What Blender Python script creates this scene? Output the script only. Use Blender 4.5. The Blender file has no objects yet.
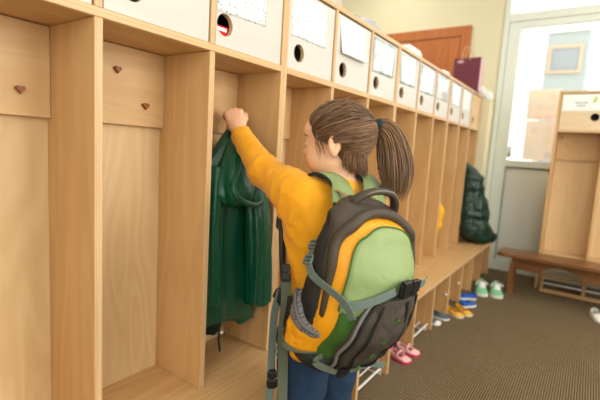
import bpy, bmesh, math, random
import numpy as np
from mathutils import Vector, Matrix, noise as mnoise
PI = math.pi
sc = bpy.context.scene
COL = sc.collection
WL = {}
rnd = random.Random(7)

# ------------------------------------------------------------------ camera
CAM = Vector((-0.5031, -0.9085, 1.0523))
YAW, PITCH, ROLL, FPX = math.radians(34.6368), math.radians(-7.0275), math.radians(3.4555), 418.25
FW = Vector((math.cos(PITCH)*math.cos(YAW), math.cos(PITCH)*math.sin(YAW), math.sin(PITCH)))
_r = Vector((math.sin(YAW), -math.cos(YAW), 0)); _u = _r.cross(FW)
RT = math.cos(ROLL)*_r + math.sin(ROLL)*_u
UP = -math.sin(ROLL)*_r + math.cos(ROLL)*_u
VH = Vector((FW.x, FW.y, 0)).normalized()

def P(u, v, s):
    """point seen at photo pixel (u, v), s metres ahead of the camera measured along the floor"""
    d = FW + RT*((u-300)/FPX) - UP*((v-200)/FPX)
    return CAM + d*(s/d.dot(VH))

cam = bpy.data.cameras.new('camera'); camo = bpy.data.objects.new('camera', cam); COL.objects.link(camo)
M = Matrix((RT, UP, -FW)).transposed().to_4x4(); M.translation = CAM
camo.matrix_world = M
cam.sensor_width = 36; cam.lens = 36*FPX/600; cam.clip_start = 0.02
cam.dof.use_dof = True; cam.dof.focus_distance = 1.12; cam.dof.aperture_fstop = 2.4
sc.camera = camo

# ------------------------------------------------------------------ object helpers
def link(name, bm, mats, parent=None, smooth=False, recalc=True):
    if recalc: bmesh.ops.recalc_face_normals(bm, faces=bm.faces)
    me = bpy.data.meshes.new(name); bm.to_mesh(me); bm.free()
    for m in (mats if isinstance(mats, (list, tuple)) else [mats]): me.materials.append(m)
    if smooth:
        for p in me.polygons: p.use_smooth = True
    o = bpy.data.objects.new(name, me); COL.objects.link(o)
    if parent is not None:
        o.parent = parent
        loc = Vector((0, 0, 0))
        loc = WL.get(parent.name, loc)
        o.matrix_parent_inverse = Matrix.Translation(-loc)
    return o

def tag(o, label=None, cat=None, group=None, kind=None):
    if label: o['label'] = label
    if cat: o['category'] = cat
    if group: o['group'] = group
    if kind: o['kind'] = kind
    return o

def empty(name, loc=(0, 0, 0), label=None, cat=None, group=None, kind=None):
    o = bpy.data.objects.new(name, None); COL.objects.link(o); o.location = loc
    o.empty_display_size = 0.05
    WL[o.name] = Vector(loc)
    return tag(o, label, cat, group, kind)

def B(): return bmesh.new()

def box(bm, x0, x1, y0, y1, z0, z1, bev=0.0, seg=1, mi=0, front_mi=None):
    v = [bm.verts.new(p) for p in ((x0,y0,z0),(x1,y0,z0),(x1,y1,z0),(x0,y1,z0),(x0,y0,z1),(x1,y0,z1),(x1,y1,z1),(x0,y1,z1))]
    fs = []
    for q in ((3,2,1,0),(4,5,6,7),(0,1,5,4),(2,3,7,6),(1,2,6,5),(3,0,4,7)):
        f = bm.faces.new([v[i] for i in q]); f.material_index = mi; fs.append(f)
    if front_mi is not None: fs[2].material_index = front_mi
    if bev > 0:
        es = list({e for f in fs for e in f.edges})
        bmesh.ops.bevel(bm, geom=es, offset=bev, segments=seg, affect='EDGES', profile=0.5)
    return fs

def frames(pts):
    pts = [Vector(p) for p in pts]; n = len(pts); T = []
    for i in range(n):
        a = pts[max(i-1, 0)]; b = pts[min(i+1, n-1)]
        T.append((b-a).normalized())
    ref = Vector((0, 0, 1)) if abs(T[0].z) < .9 else Vector((1, 0, 0))
    N = [(ref - T[0]*ref.dot(T[0])).normalized()]
    for i in range(1, n):
        v = N[-1] - T[i]*N[-1].dot(T[i]); N.append(v.normalized())
    return pts, T, N

def tube(bm, pts, r, seg=8, cap=True, mi=0, closed=False, flat=1.0, nrm=None):
    pts, T, N = frames(pts); n = len(pts)
    rr = r if isinstance(r, (list, tuple)) else [r]*n
    rings = []
    for i in range(n):
        nn = N[i]
        if nrm is not None:
            w = nrm[i] if isinstance(nrm, list) else nrm
            w = Vector(w); w = w - T[i]*w.dot(T[i])
            if w.length > 1e-6: nn = w.normalized()
        bb = T[i].cross(nn)
        rings.append([bm.verts.new(pts[i] + (nn*math.cos(2*PI*k/seg)*flat + bb*math.sin(2*PI*k/seg))*rr[i]) for k in range(seg)])
    for i in range(n if closed else n-1):
        a, b = rings[i], rings[(i+1) % n]
        for k in range(seg):
            f = bm.faces.new((a[k], a[(k+1) % seg], b[(k+1) % seg], b[k])); f.material_index = mi
    if cap and not closed:
        bm.faces.new(list(reversed(rings[0]))).material_index = mi
        bm.faces.new(rings[-1]).material_index = mi
    return rings

def loft(bm, rings, closed=True, cap=True, mi=0):
    R = [[bm.verts.new(p) for p in ring] for ring in rings]
    m = len(R[0])
    for i in range(len(R)-1):
        for k in range(m if closed else m-1):
            f = bm.faces.new((R[i][k], R[i][(k+1) % m], R[i+1][(k+1) % m], R[i+1][k])); f.material_index = mi
    if cap and closed:
        bm.faces.new(list(reversed(R[0]))).material_index = mi
        bm.faces.new(R[-1]).material_index = mi
    return R

def ribbon(bm, pts, wdirs, w, t, mi=0):
    """webbing of width w and thickness t running along pts; wdirs = across direction(s)"""
    pts, T, _ = frames(pts); rings = []
    for i, p in enumerate(pts):
        c = Vector(wdirs[i] if isinstance(wdirs, list) else wdirs); c = (c - T[i]*c.dot(T[i])).normalized()
        nn = T[i].cross(c); ww = (w[i] if isinstance(w, list) else w)/2
        e = t/2
        rings.append([p + c*ww + nn*e*.5, p + c*(ww-.001) + nn*e, p - c*(ww-.001) + nn*e, p - c*ww + nn*e*.5,
                      p - c*ww - nn*e*.5, p - c*(ww-.001) - nn*e, p + c*(ww-.001) - nn*e, p + c*ww - nn*e*.5])
    loft(bm, rings, mi=mi)

def smoothpath(pts, n=24):
    pts = [Vector(p) for p in pts]; out = []
    q = [pts[0]*2-pts[1]] + pts + [pts[-1]*2-pts[-2]]
    m = len(pts)-1
    for j in range(n+1):
        x = j/n*m; i = min(int(x), m-1); t = x-i
        a, b, c, d = q[i], q[i+1], q[i+2], q[i+3]
        out.append(0.5*((2*b) + (c-a)*t + (2*a-5*b+4*c-d)*t*t + (3*b-a-3*c+d)*t**3))
    return out

def ball(bm, c, r, seg=14, rings=10, mi=0):
    m = Matrix.Translation(Vector(c)) @ Matrix.Diagonal((*(r if isinstance(r, (tuple, list)) else (r, r, r)), 1))
    res = bmesh.ops.create_uvsphere(bm, u_segments=seg, v_segments=rings, radius=1, matrix=m)
    for v in res['verts']:
        for f in v.link_faces: f.material_index = mi

def xform(bm, m): bmesh.ops.transform(bm, matrix=m, verts=bm.verts)

# ------------------------------------------------------------------ implicit surfaces
class Field:
    def __init__(s, lo, hi, h):
        s.lo = np.array(lo, float); s.h = h
        s.n = np.ceil((np.array(hi)-s.lo)/h).astype(int)+1
        s.F = np.full(s.n, 1.0, np.float32)
    def grid(s, lo, hi):
        a = np.clip(np.floor((np.array(lo)-s.lo)/s.h).astype(int), 0, s.n-1)
        b = np.clip(np.ceil((np.array(hi)-s.lo)/s.h).astype(int)+1, 1, s.n)
        ax = [s.lo[i]+s.h*np.arange(a[i], b[i]) for i in range(3)]
        return tuple(slice(a[i], b[i]) for i in range(3)), np.meshgrid(*ax, indexing='ij')
    def blend(s, sl, d, k):
        A = s.F[sl]
        if k <= 0: s.F[sl] = np.minimum(A, d); return
        hh = np.clip(.5+.5*(A-d)/k, 0, 1)
        s.F[sl] = A*(1-hh)+d*hh - k*hh*(1-hh)
    def cone(s, a, b, ra, rb=None, k=.01, flat=None, sub=False):
        rb = ra if rb is None else rb
        a = np.array(a, float); b = np.array(b, float); m = max(ra, rb)+2*k+3*s.h
        sl, (X, Y, Z) = s.grid(np.minimum(a, b)-m, np.maximum(a, b)+m)
        ba = b-a; L = ba@ba+1e-12
        px, py, pz = X-a[0], Y-a[1], Z-a[2]
        t = np.clip((px*ba[0]+py*ba[1]+pz*ba[2])/L, 0, 1)
        qx, qy, qz = px-t*ba[0], py-t*ba[1], pz-t*ba[2]
        if flat is not None:
            n = np.array(flat[0], float); n /= np.linalg.norm(n); e = flat[1]
            dn = (qx*n[0]+qy*n[1]+qz*n[2])*(e-1); qx, qy, qz = qx+dn*n[0], qy+dn*n[1], qz+dn*n[2]
        d = np.sqrt(qx*qx+qy*qy+qz*qz)-(ra+(rb-ra)*t)
        if sub: s.F[sl] = np.maximum(s.F[sl], -d)
        else: s.blend(sl, d, k)
    def ell(s, c, r, R=None, k=.01, sub=False):
        c = np.array(c, float); r = np.array(r, float); R = np.eye(3) if R is None else np.array(R)
        m = max(r)+2*k+3*s.h
        sl, (X, Y, Z) = s.grid(c-m, c+m)
        p = np.stack((X-c[0], Y-c[1], Z-c[2]), -1)@R
        k0 = np.sqrt(((p/r)**2).sum(-1)); k1 = np.sqrt(((p/(r*r))**2).sum(-1))+1e-9
        d = k0*(k0-1)/k1
        if sub: s.smax(sl, -d, k)
        else: s.blend(sl, d, k)
    def smax(s, sl, d, k):
        A = s.F[sl]
        if k <= 0: s.F[sl] = np.maximum(A, d); return
        hh = np.clip(.5-.5*(A-d)/k, 0, 1)
        s.F[sl] = A*(1-hh)+d*hh + k*hh*(1-hh)
    def cut(s, p, n, rad=None):
        """remove what lies on the n side of the plane through p (within rad of p)"""
        p = np.array(p, float); n = np.array(n, float); n /= np.linalg.norm(n)
        m = rad if rad else 10
        sl, (X, Y, Z) = s.grid(p-m, p+m)
        d = (X-p[0])*n[0]+(Y-p[1])*n[1]+(Z-p[2])*n[2]
        if rad: d = np.where((X-p[0])**2+(Y-p[1])**2+(Z-p[2])**2 < rad*rad, d, -1)
        s.F[sl] = np.maximum(s.F[sl], d)
    def mesh(s):
        F = s.F; n = np.array(F.shape)
        I = F < 0
        c = sum(I[i:n[0]-1+i, j:n[1]-1+j, k:n[2]-1+k].astype(np.int8) for i in (0,1) for j in (0,1) for k in (0,1))
        act = (c > 0) & (c < 8); idx = -np.ones(act.shape, int); cells = np.argwhere(act); idx[act] = np.arange(len(cells))
        acc = np.zeros((len(cells), 3)); cnt = np.zeros(len(cells))
        cs = [(i, j, k) for i in (0,1) for j in (0,1) for k in (0,1)]
        val = {q: F[cells[:,0]+q[0], cells[:,1]+q[1], cells[:,2]+q[2]] for q in cs}
        for q in cs:
            for ax in range(3):
                if q[ax]: continue
                q2 = list(q); q2[ax] = 1; q2 = tuple(q2)
                a, b = val[q], val[q2]; m = (a < 0) != (b < 0)
                t = np.where(m, a/(np.where(m, a-b, 1)), 0)
                p = np.tile(np.array(q, float), (len(cells), 1)); p[:, ax] += t
                acc[m] += p[m]; cnt[m] += 1
        V = s.lo+s.h*(cells+acc/cnt[:, None])
        quads = []
        for ax in range(3):
            o1, o2 = [(1, 2), (2, 0), (0, 1)][ax]
            sh = [slice(1, -1)]*3; sh[ax] = slice(0, -1)
            s0 = [slice(1, -1)]*3; s0[ax] = slice(0, n[ax]-1)
            s1 = [slice(1, -1)]*3; s1[ax] = slice(1, n[ax])
            A = I[tuple(s0)]; Bq = I[tuple(s1)]
            e = np.argwhere(A != Bq)
            if not len(e): continue
            base = e.copy()
            for d in range(3):
                if d != ax: base[:, d] += 1
            fl = A[e[:,0], e[:,1], e[:,2]]
            def g(d1, d2):
                q = base.copy(); q[:, o1] -= d1; q[:, o2] -= d2
                return idx[q[:,0], q[:,1], q[:,2]]
            a, b, cc, d = g(1,1), g(0,1), g(0,0), g(1,0)
            qd = np.stack((a, b, cc, d), 1); qd[~fl] = qd[~fl][:, ::-1]
            quads.append(qd)
        return V, np.concatenate(quads)

def sdf_obj(name, fld, mats, parent=None, disp=None, facemat=None, smooth_it=2, zmin=None):
    V, Q = fld.mesh()
    me = bpy.data.meshes.new(name)
    if smooth_it:
        E = np.concatenate([Q[:, [0,1]], Q[:, [1,2]], Q[:, [2,3]], Q[:, [3,0]]])
        for _ in range(smooth_it):
            S = np.zeros_like(V); C = np.zeros(len(V))
            np.add.at(S, E[:,0], V[E[:,1]]); np.add.at(C, E[:,0], 1)
            np.add.at(S, E[:,1], V[E[:,0]]); np.add.at(C, E[:,1], 1)
            V = .5*V+.5*S/np.maximum(C, 1)[:, None]
    me.from_pydata(V.tolist(), [], Q.tolist())
    for m in (mats if isinstance(mats, (list, tuple)) else [mats]): me.materials.append(m)
    me.update()
    if disp:
        nn = [v.normal.copy() for v in me.vertices]
        for v, n in zip(me.vertices, nn): v.co = v.co + n*disp(v.co, n)
    if zmin is not None:
        for v in me.vertices: v.co.z = max(v.co.z, zmin)
    if facemat:
        for p in me.polygons: p.material_index = facemat(p.center, p.normal)
    for p in me.polygons: p.use_smooth = True
    me.update()
    o = bpy.data.objects.new(name, me); COL.objects.link(o)
    if parent is not None:
        o.parent = parent; o.matrix_parent_inverse = Matrix.Translation(-WL.get(parent.name, Vector((0, 0, 0))))
    return o

# ------------------------------------------------------------------ materials
def srgb(r, g, b):
    f = lambda c: (c/255/12.92) if c/255 <= .04045 else ((c/255+.055)/1.055)**2.4
    return (f(r), f(g), f(b), 1)

def newmat(name):
    m = bpy.data.materials.new(name); m.use_nodes = True
    nt = m.node_tree; b = nt.nodes['Principled BSDF']
    return m, nt, b

def nd(nt, t, **kw):
    n = nt.nodes.new(t)
    for k, v in kw.items():
        if k in n.bl_rna.properties and k not in n.inputs: setattr(n, k, v)
        else: n.inputs[k].default_value = v
    return n

def mixcol(nt, fac, a, b, mode='MIX'):
    m = nt.nodes.new('ShaderNodeMix'); m.data_type = 'RGBA'; m.blend_type = mode
    for i, x in ((0, fac), (6, a), (7, b)):
        if isinstance(x, (int, float, tuple)): m.inputs[i].default_value = x
        else: nt.links.new(x, m.inputs[i])
    return m.outputs[2]

def plain(name, col, rough=.6, spec=.4, var=.12, vscale=30, bump=0, bscale=120, metal=0, sheen=0, coat=0):
    m, nt, b = newmat(name)
    tc = nd(nt, 'ShaderNodeTexCoord')
    no = nd(nt, 'ShaderNodeTexNoise', Scale=vscale, Detail=4.0)
    nt.links.new(tc.outputs['Object'], no.inputs['Vector'])
    dark = tuple(c*(1-var) for c in col[:3])+(1,); lite = tuple(min(1, c*(1+var)) for c in col[:3])+(1,)
    nt.links.new(mixcol(nt, no.outputs['Fac'], dark, lite), b.inputs['Base Color'])
    b.inputs['Roughness'].default_value = rough; b.inputs['Specular IOR Level'].default_value = spec
    b.inputs['Metallic'].default_value = metal
    if sheen: b.inputs['Sheen Weight'].default_value = sheen
    if coat: b.inputs['Coat Weight'].default_value = coat
    if bump:
        n2 = nd(nt, 'ShaderNodeTexNoise', Scale=bscale, Detail=3.0)
        nt.links.new(tc.outputs['Object'], n2.inputs['Vector'])
        bp = nd(nt, 'ShaderNodeBump', Strength=bump, Distance=.01)
        nt.links.new(n2.outputs['Fac'], bp.inputs['Height']); nt.links.new(bp.outputs['Normal'], b.inputs['Normal'])
    return m

def wood(name, ca, cb, axis=2, rough=.45, rings=9, cross=7.0, along=.9, fleck=.35, contrast=1.0, objrand=True):
    """birch veneer: contour-like figure stretched along the grain axis, fine fibres"""
    m, nt, b = newmat(name)
    tc = nd(nt, 'ShaderNodeTexCoord'); oi = nd(nt, 'ShaderNodeObjectInfo')
    off = nd(nt, 'ShaderNodeMath', operation='MULTIPLY'); nt.links.new(oi.outputs['Random'], off.inputs[0]); off.inputs[1].default_value = 37.0
    add = nd(nt, 'ShaderNodeVectorMath', operation='ADD'); nt.links.new(tc.outputs['Object'], add.inputs[0]); nt.links.new(off.outputs[0], add.inputs[1])
    sc1 = [cross]*3; sc1[axis] = along
    mp = nd(nt, 'ShaderNodeMapping'); mp.inputs['Scale'].default_value = sc1
    nt.links.new(add.outputs[0], mp.inputs['Vector'])
    n1 = nd(nt, 'ShaderNodeTexNoise', Scale=1.0, Detail=2.0, Distortion=.5); nt.links.new(mp.outputs[0], n1.inputs['Vector'])
    mu = nd(nt, 'ShaderNodeMath', operation='MULTIPLY'); nt.links.new(n1.outputs['Fac'], mu.inputs[0]); mu.inputs[1].default_value = rings*2*PI
    si = nd(nt, 'ShaderNodeMath', operation='SINE'); nt.links.new(mu.outputs[0], si.inputs[0])
    mr = nd(nt, 'ShaderNodeMapRange'); nt.links.new(si.outputs[0], mr.inputs[0]); mr.inputs[1].default_value = -1; mr.inputs[2].default_value = 1
    sc2 = [230]*3; sc2[axis] = 9
    mp2 = nd(nt, 'ShaderNodeMapping'); mp2.inputs['Scale'].default_value = sc2; nt.links.new(add.outputs[0], mp2.inputs['Vector'])
    n2 = nd(nt, 'ShaderNodeTexNoise', Scale=1.0, Detail=2.0); nt.links.new(mp2.outputs[0], n2.inputs['Vector'])
    n3 = nd(nt, 'ShaderNodeTexNoise', Scale=3.0, Detail=1.0); nt.links.new(add.outputs[0], n3.inputs['Vector'])
    mm = nd(nt, 'ShaderNodeMath', operation='MULTIPLY_ADD'); nt.links.new(n2.outputs['Fac'], mm.inputs[0]); mm.inputs[1].default_value = fleck
    sm = nd(nt, 'ShaderNodeMath', operation='MULTIPLY'); nt.links.new(mr.outputs[0], sm.inputs[0]); sm.inputs[1].default_value = .45*contrast
    nt.links.new(sm.outputs[0], mm.inputs[2])
    m3 = nd(nt, 'ShaderNodeMath', operation='MULTIPLY_ADD'); nt.links.new(n3.outputs['Fac'], m3.inputs[0]); m3.inputs[1].default_value = .5; nt.links.new(mm.outputs[0], m3.inputs[2])
    ad = nd(nt, 'ShaderNodeMath', operation='SUBTRACT', use_clamp=True); nt.links.new(m3.outputs[0], ad.inputs[0]); ad.inputs[1].default_value = .15
    nt.links.new(mixcol(nt, ad.outputs[0], ca, cb), b.inputs['Base Color'])
    b.inputs['Roughness'].default_value = rough; b.inputs['Specular IOR Level'].default_value = .35
    return m

CA, CB = srgb(216, 187, 144), srgb(196, 160, 114)
M_birch_v = wood('birch_vertical', CA, CB, 2)
M_birch_x = wood('birch_lengthwise', srgb(218, 188, 144), srgb(200, 164, 116), 0)
M_birch_y = wood('birch_crosswise', CA, CB, 1)
M_panel = wood('birch_back_panel', srgb(226, 198, 154), srgb(208, 174, 126), 2, rings=14, cross=5, contrast=.8)
M_hookpanel = wood('birch_hook_panel', srgb(220, 185, 136), srgb(202, 161, 110), 0, contrast=.7)
M_divider = wood('birch_divider', srgb(214, 176, 124), srgb(191, 148, 96), 2, rings=6, contrast=.7)
M_seat = wood('birch_seat', srgb(216, 180, 128), srgb(194, 152, 102), 0, rings=12)
M_edge = wood('plywood_edge', srgb(226, 196, 152), srgb(190, 150, 104), 2, cross=60, along=.3, fleck=.5)
M_edge_x = wood('plywood_edge_lengthwise', srgb(226, 196, 152), srgb(196, 156, 108), 0, cross=60, along=.3, fleck=.5)
M_boxfront = wood('pale_birch_box', srgb(208, 206, 199), srgb(199, 195, 184), 0, contrast=.5, fleck=.15, rough=.35)
M_boxin = plain('box_inside', srgb(196, 170, 130))
M_heart = plain('heart_brown', srgb(146, 84, 42), rough=.4)
M_paper = plain('paper', srgb(236, 238, 236), rough=.7, var=.03)
M_wall = plain('beige_wall', srgb(222, 215, 182), rough=.8, var=.02, vscale=3, bump=.05)
M_white_wall = plain('white_wall', srgb(240, 238, 232), rough=.8, var=.02, vscale=3)
M_ceil = plain('ceiling_white', srgb(240, 238, 230), rough=.9, var=.02)
M_pvc = plain('window_frame_white', srgb(222, 230, 220), rough=.35, var=.02)
M_pvcpanel = plain('window_panel_white', srgb(226, 230, 222), rough=.3, var=.02)
M_gasket = plain('gasket_dark', srgb(70, 78, 72), rough=.6)
M_door = wood('door_oak', srgb(192, 116, 58), srgb(168, 94, 42), 2, rings=6, cross=9)
M_benchbrown = wood('bench_brown', srgb(134, 92, 56), srgb(102, 66, 38), 1, rings=8, cross=10, rough=.3)
M_white_metal = plain('white_wire', srgb(230, 230, 228), rough=.3, var=.03)
M_knob = plain('white_plastic', srgb(232, 230, 224), rough=.4, var=.03)
M_black = plain('black_plastic', srgb(22, 23, 25), rough=.4, spec=.4)
M_skirt = plain('skirting_dark', srgb(84, 84, 74), rough=.6)

def carpet_mat():
    m, nt, b = newmat('ribbed_carpet')
    tc = nd(nt, 'ShaderNodeTexCoord'); sx = nd(nt, 'ShaderNodeSeparateXYZ'); nt.links.new(tc.outputs['Object'], sx.inputs[0])
    w = nd(nt, 'ShaderNodeMath', operation='MULTIPLY'); nt.links.new(sx.outputs['Y'], w.inputs[0]); w.inputs[1].default_value = 2*PI/.0105
    n = nd(nt, 'ShaderNodeTexNoise', Scale=1.0, Detail=2.0); mp = nd(nt, 'ShaderNodeMapping'); mp.inputs['Scale'].default_value = (90, 60, 1)
    nt.links.new(tc.outputs['Object'], mp.inputs[0]); nt.links.new(mp.outputs[0], n.inputs['Vector'])
    nz = nd(nt, 'ShaderNodeMath', operation='MULTIPLY_ADD'); nt.links.new(n.outputs['Fac'], nz.inputs[0]); nz.inputs[1].default_value = 2.2; nt.links.new(w.outputs[0], nz.inputs[2])
    s = nd(nt, 'ShaderNodeMath', operation='SINE'); nt.links.new(nz.outputs[0], s.inputs[0])
    mr = nd(nt, 'ShaderNodeMapRange'); nt.links.new(s.outputs[0], mr.inputs[0]); mr.inputs[1].default_value = -1; mr.inputs[2].default_value = 1
    n2 = nd(nt, 'ShaderNodeTexNoise', Scale=220.0, Detail=2.0); nt.links.new(tc.outputs['Object'], n2.inputs['Vector'])
    n3 = nd(nt, 'ShaderNodeTexNoise', Scale=2.2, Detail=3.0); nt.links.new(tc.outputs['Object'], n3.inputs['Vector'])
    c1 = mixcol(nt, mr.outputs[0], srgb(74, 67, 54), srgb(190, 174, 148))
    c2 = mixcol(nt, n2.outputs['Fac'], srgb(150, 135, 120), srgb(255, 250, 240))
    c3 = mixcol(nt, 1.0, c1, c2, 'MULTIPLY')
    c4 = mixcol(nt, n3.outputs['Fac'], srgb(235, 228, 215), srgb(255, 255, 255))
    nt.links.new(mixcol(nt, 1.0, c3, c4, 'MULTIPLY'), b.inputs['Base Color'])
    b.inputs['Roughness'].default_value = .95; b.inputs['Specular IOR Level'].default_value = .1
    bp = nd(nt, 'ShaderNodeBump', Strength=.5, Distance=.004); nt.links.new(s.outputs[0], bp.inputs['Height']); nt.links.new(bp.outputs[0], b.inputs['Normal'])
    return m
M_carpet = carpet_mat()

def glass_mat(name='window_glass', tint=(1, 1, 1, 1), gl=.06):
    m, nt, b = newmat(name); nt.nodes.remove(b)
    out = [n for n in nt.nodes if n.type == 'OUTPUT_MATERIAL'][0]
    t = nd(nt, 'ShaderNodeBsdfTransparent', Color=tint); g = nd(nt, 'ShaderNodeBsdfGlossy', Roughness=.02)
    mx = nd(nt, 'ShaderNodeMixShader', Fac=gl); nt.links.new(t.outputs[0], mx.inputs[1]); nt.links.new(g.outputs[0], mx.inputs[2])
    nt.links.new(mx.outputs[0], out.inputs['Surface'])
    return m
M_glass = glass_mat()

# ------------------------------------------------------------------ room shell
W, T = 0.33, 0.02
HS, HB, HT = 1.307, 0.302, 1.611     # shelf underside, bench top, top board underside
DEP, PRO = 0.205, 0.222              # compartment depth, how far the bench sticks out
XF, YL, YR, XN, ZC = 3.87, 1.68, -3.2, -1.8, 3.0

def struct(name, bm, m, parent=None):
    o = link(name, bm, m, parent)
    if parent is None: o['kind'] = 'structure'
    return o
bm = B(); box(bm, XN, XF, YR, YL, -.1, 0); struct('floor', bm, M_carpet)
bm = B(); box(bm, XN, XF, YR, YL, ZC, ZC+.1); struct('ceiling', bm, M_ceil)
bm = B(); box(bm, XN, XF, YL, YL+.1, -.1, ZC); struct('wall_left', bm, M_white_wall)
bm = B(); box(bm, XN-.1, XN, -.7, YL, -.1, ZC); box(bm, XN-.1, XN, YR, -2.5, -.1, ZC); box(bm, XN-.1, XN, -2.5, -.7, -.1, .9); box(bm, XN-.1, XN, -2.5, -.7, 2.5, ZC); struct('wall_near', bm, M_wall)  # opening in this wall is added for the fill lamp
bm = B()
for y0, y1 in ((-2.5, -2.43), (-1.64, -1.56), (-.77, -.7)): box(bm, XN-.08, XN-.02, y0, y1, .9, 2.5)
box(bm, XN-.08, XN-.02, -2.43, -.77, .9, .97); box(bm, XN-.08, XN-.02, -2.43, -.77, 2.43, 2.5); struct('window_4', bm, M_pvc)  # unseen window frame, added only to go with the fill lamp
# far wall: beige, one opening for the tall white window
WY0, WY1, WZ1 = -.075, -1.75, 2.86
bm = B(); box(bm, XF, XF+.12, WY0, YL, -.1, ZC); box(bm, XF, XF+.12, YR, WY1, -.1, ZC); box(bm, XF, XF+.12, WY1, WY0, WZ1, ZC)
struct('wall_far', bm, M_wall)
# right wall: two daylight windows
RWIN = [(-1.5, -.3), (.5, 2.1)]; RZ0, RZ1 = .85, 2.6
bm = B(); xs = XN
for a, b_ in RWIN:
    box(bm, xs, a, YR-.15, YR, -.1, ZC); box(bm, a, b_, YR-.15, YR, -.1, RZ0); box(bm, a, b_, YR-.15, YR, RZ1, ZC); xs = b_
box(bm, xs, XF, YR-.15, YR, -.1, ZC)
struct('wall_right', bm, M_wall)
for i, (a, b_) in enumerate(RWIN):
    bm = B(); y0, y1 = YR-.11, YR-.05
    for x0, x1 in ((a, a+.07), (b_-.07, b_), ((a+b_)/2-.05, (a+b_)/2+.05)): box(bm, x0, x1, y0, y1, RZ0, RZ1)
    box(bm, a+.07, b_-.07, y0, y1, RZ0, RZ0+.07); box(bm, a+.07, b_-.07, y0, y1, RZ1-.07, RZ1)
    struct('window_%d' % (i+2), bm, M_pvc)
# brown door in the far wall
d = empty('door_1', (XF, .65, 0), kind='structure')
bm = B(); y0, y1, zt, cw = .21, 1.10, 2.33, .095
box(bm, XF-.025, XF-.001, y0, y0+cw, 0, zt, .004); box(bm, XF-.025, XF-.001, y1-cw, y1, 0, zt, .004); box(bm, XF-.025, XF-.001, y0+cw, y1-cw, zt-cw, zt, .004)
link('door_casing', bm, M_door, d)
bm = B(); box(bm, XF-.012, XF-.001, y0+cw+.004, y1-cw-.004, .005, zt-cw-.004, .002)
for z0, z1 in ((.15, .95), (1.05, 2.1)):
    box(bm, XF-.016, XF-.011, y0+cw+.1, y1-cw-.1, z0, z1, .002)
link('door_leaf', bm, M_door, d)
bm = B(); tube(bm, [(XF-.012, y1-cw-.06, 1.0), (XF-.06, y1-cw-.06, 1.0), (XF-.06, y1-cw-.17, 1.0)], .009, 8); link('door_handle', bm, plain('steel', srgb(170, 170, 170), rough=.3, metal=1), d)
# tall white window with a solid lower panel
w = empty('window_1', (XF, -.9, 0), kind='structure')
bm = B(); xa, xb = XF-.02, XF+.06
ZM0, ZM1, ZT0, ZT1 = 1.0, 1.06, 2.287, 2.41
box(bm, xa, xb, WY0-.045, WY0-.001, 0, WZ1, .004); box(bm, xa, xb, WY1+.001, WY1+.05, 0, WZ1, .004)
box(bm, xa+.001, xb, WY1+.05, WY0-.045, WZ1-.06, WZ1-.001)
box(bm, xa+.006, xb, WY1+.05, WY0-.045, ZT0+.03, ZT1-.02, .003)
link('window_frame', bm, M_pvc, w)
bm = B(); xs0, xs1 = XF-.008, XF+.05
box(bm, xs0, xs1, WY0-.15, WY0-.047, .001, ZT0+.028, .004); box(bm, xs0, xs1, WY1+.052, WY1+.13, .001, ZT0+.028, .004)
for z0, z1 in ((.001, .10), (ZM0, ZM1), (ZT0-.03, ZT0+.028)): box(bm, xs0+.001, xs1, WY1+.13, WY0-.15, z0, z1, .003)
link('window_sash', bm, M_pvc, w)
bm = B(); box(bm, XF+.012, XF+.022, WY1+.128, WY0-.148, .098, ZM0+.002); link('lower_panel', bm, M_pvcpanel, w)
bm = B(); box(bm, XF-.004, XF+.014, WY1+.13, WY0-.15, ZM0-.012, ZM0-.001); box(bm, XF-.002, XF+.014, WY0-.156, WY0-.15, .1, ZM0-.012); link('gasket', bm, M_gasket, w)
bm = B(); box(bm, XF+.018, XF+.024, WY1+.128, WY0-.148, ZM1-.002, ZT0-.028); link('window_pane', bm, M_glass, w)
bm = B(); box(bm, XF+.018, XF+.024, WY1+.04, WY0-.04, ZT1-.022, WZ1-.055); link('window_pane', bm, M_glass, w)
bm = B(); box(bm, XF-.006, XF-.0005, WY0+.001, .20, 0, .07); struct('baseboard_far', bm, M_skirt)
# wall-coloured casing at the end of the locker row
bm = B(); box(bm, 3.675, XF-.001, -.068, .2, 0, 1.6, .003); struct('trim_1', bm, M_wall)

# outside: neighbouring house seen through the glass
hs = empty('house', (8.2, -1.0, 0), 'grey-blue house with orange window surrounds beyond the tall window', 'building')
M_house = plain('house_render', srgb(168, 180, 178), rough=.9, var=.04, vscale=2)
M_housetrim = plain('house_orange_trim', srgb(206, 182, 152), rough=.8)
M_housewin = plain('house_window_grey', srgb(150, 158, 162), rough=.5)
bm = B(); box(bm, 8.0, 10.5, -.61, .02, -2.0, 3.26); link('house_wall', bm, M_house, hs)
bm = B(); box(bm, 7.95, 10.6, -.63, .04, 3.26, 3.30); link('roof_edge', bm, M_white_wall, hs)
for z0, z1 in ((1.0, 1.6), (2.58, 3.04)):
    bm = B(); box(bm, 7.95, 8.0, -.54, -.50, z0, z1); box(bm, 7.95, 8.0, -.09, -.05, z0, z1); box(bm, 7.95, 8.0, -.50, -.09, z1-.05, z1); box(bm, 7.95, 8.0, -.50, -.09, z0, z0+.04); link('window_surround', bm, M_housetrim, hs)
    bm = B(); box(bm, 7.97, 7.995, -.50, -.09, z0+.041, z1-.051); link('house_window', bm, M_housewin, hs)
bm = B(); box(bm, 5.2, 7.6, -.05, .55, -2, 6); tag(link('side_building', bm, M_white_wall), 'white neighbouring wall seen through the left edge of the window glass', 'building')
bm = B(); box(bm, 4.2, 20, -14, 8, -2.1, -2.0); o = struct('ground_outside', bm, plain('paving_outside', srgb(180, 178, 170), rough=.9))

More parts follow.
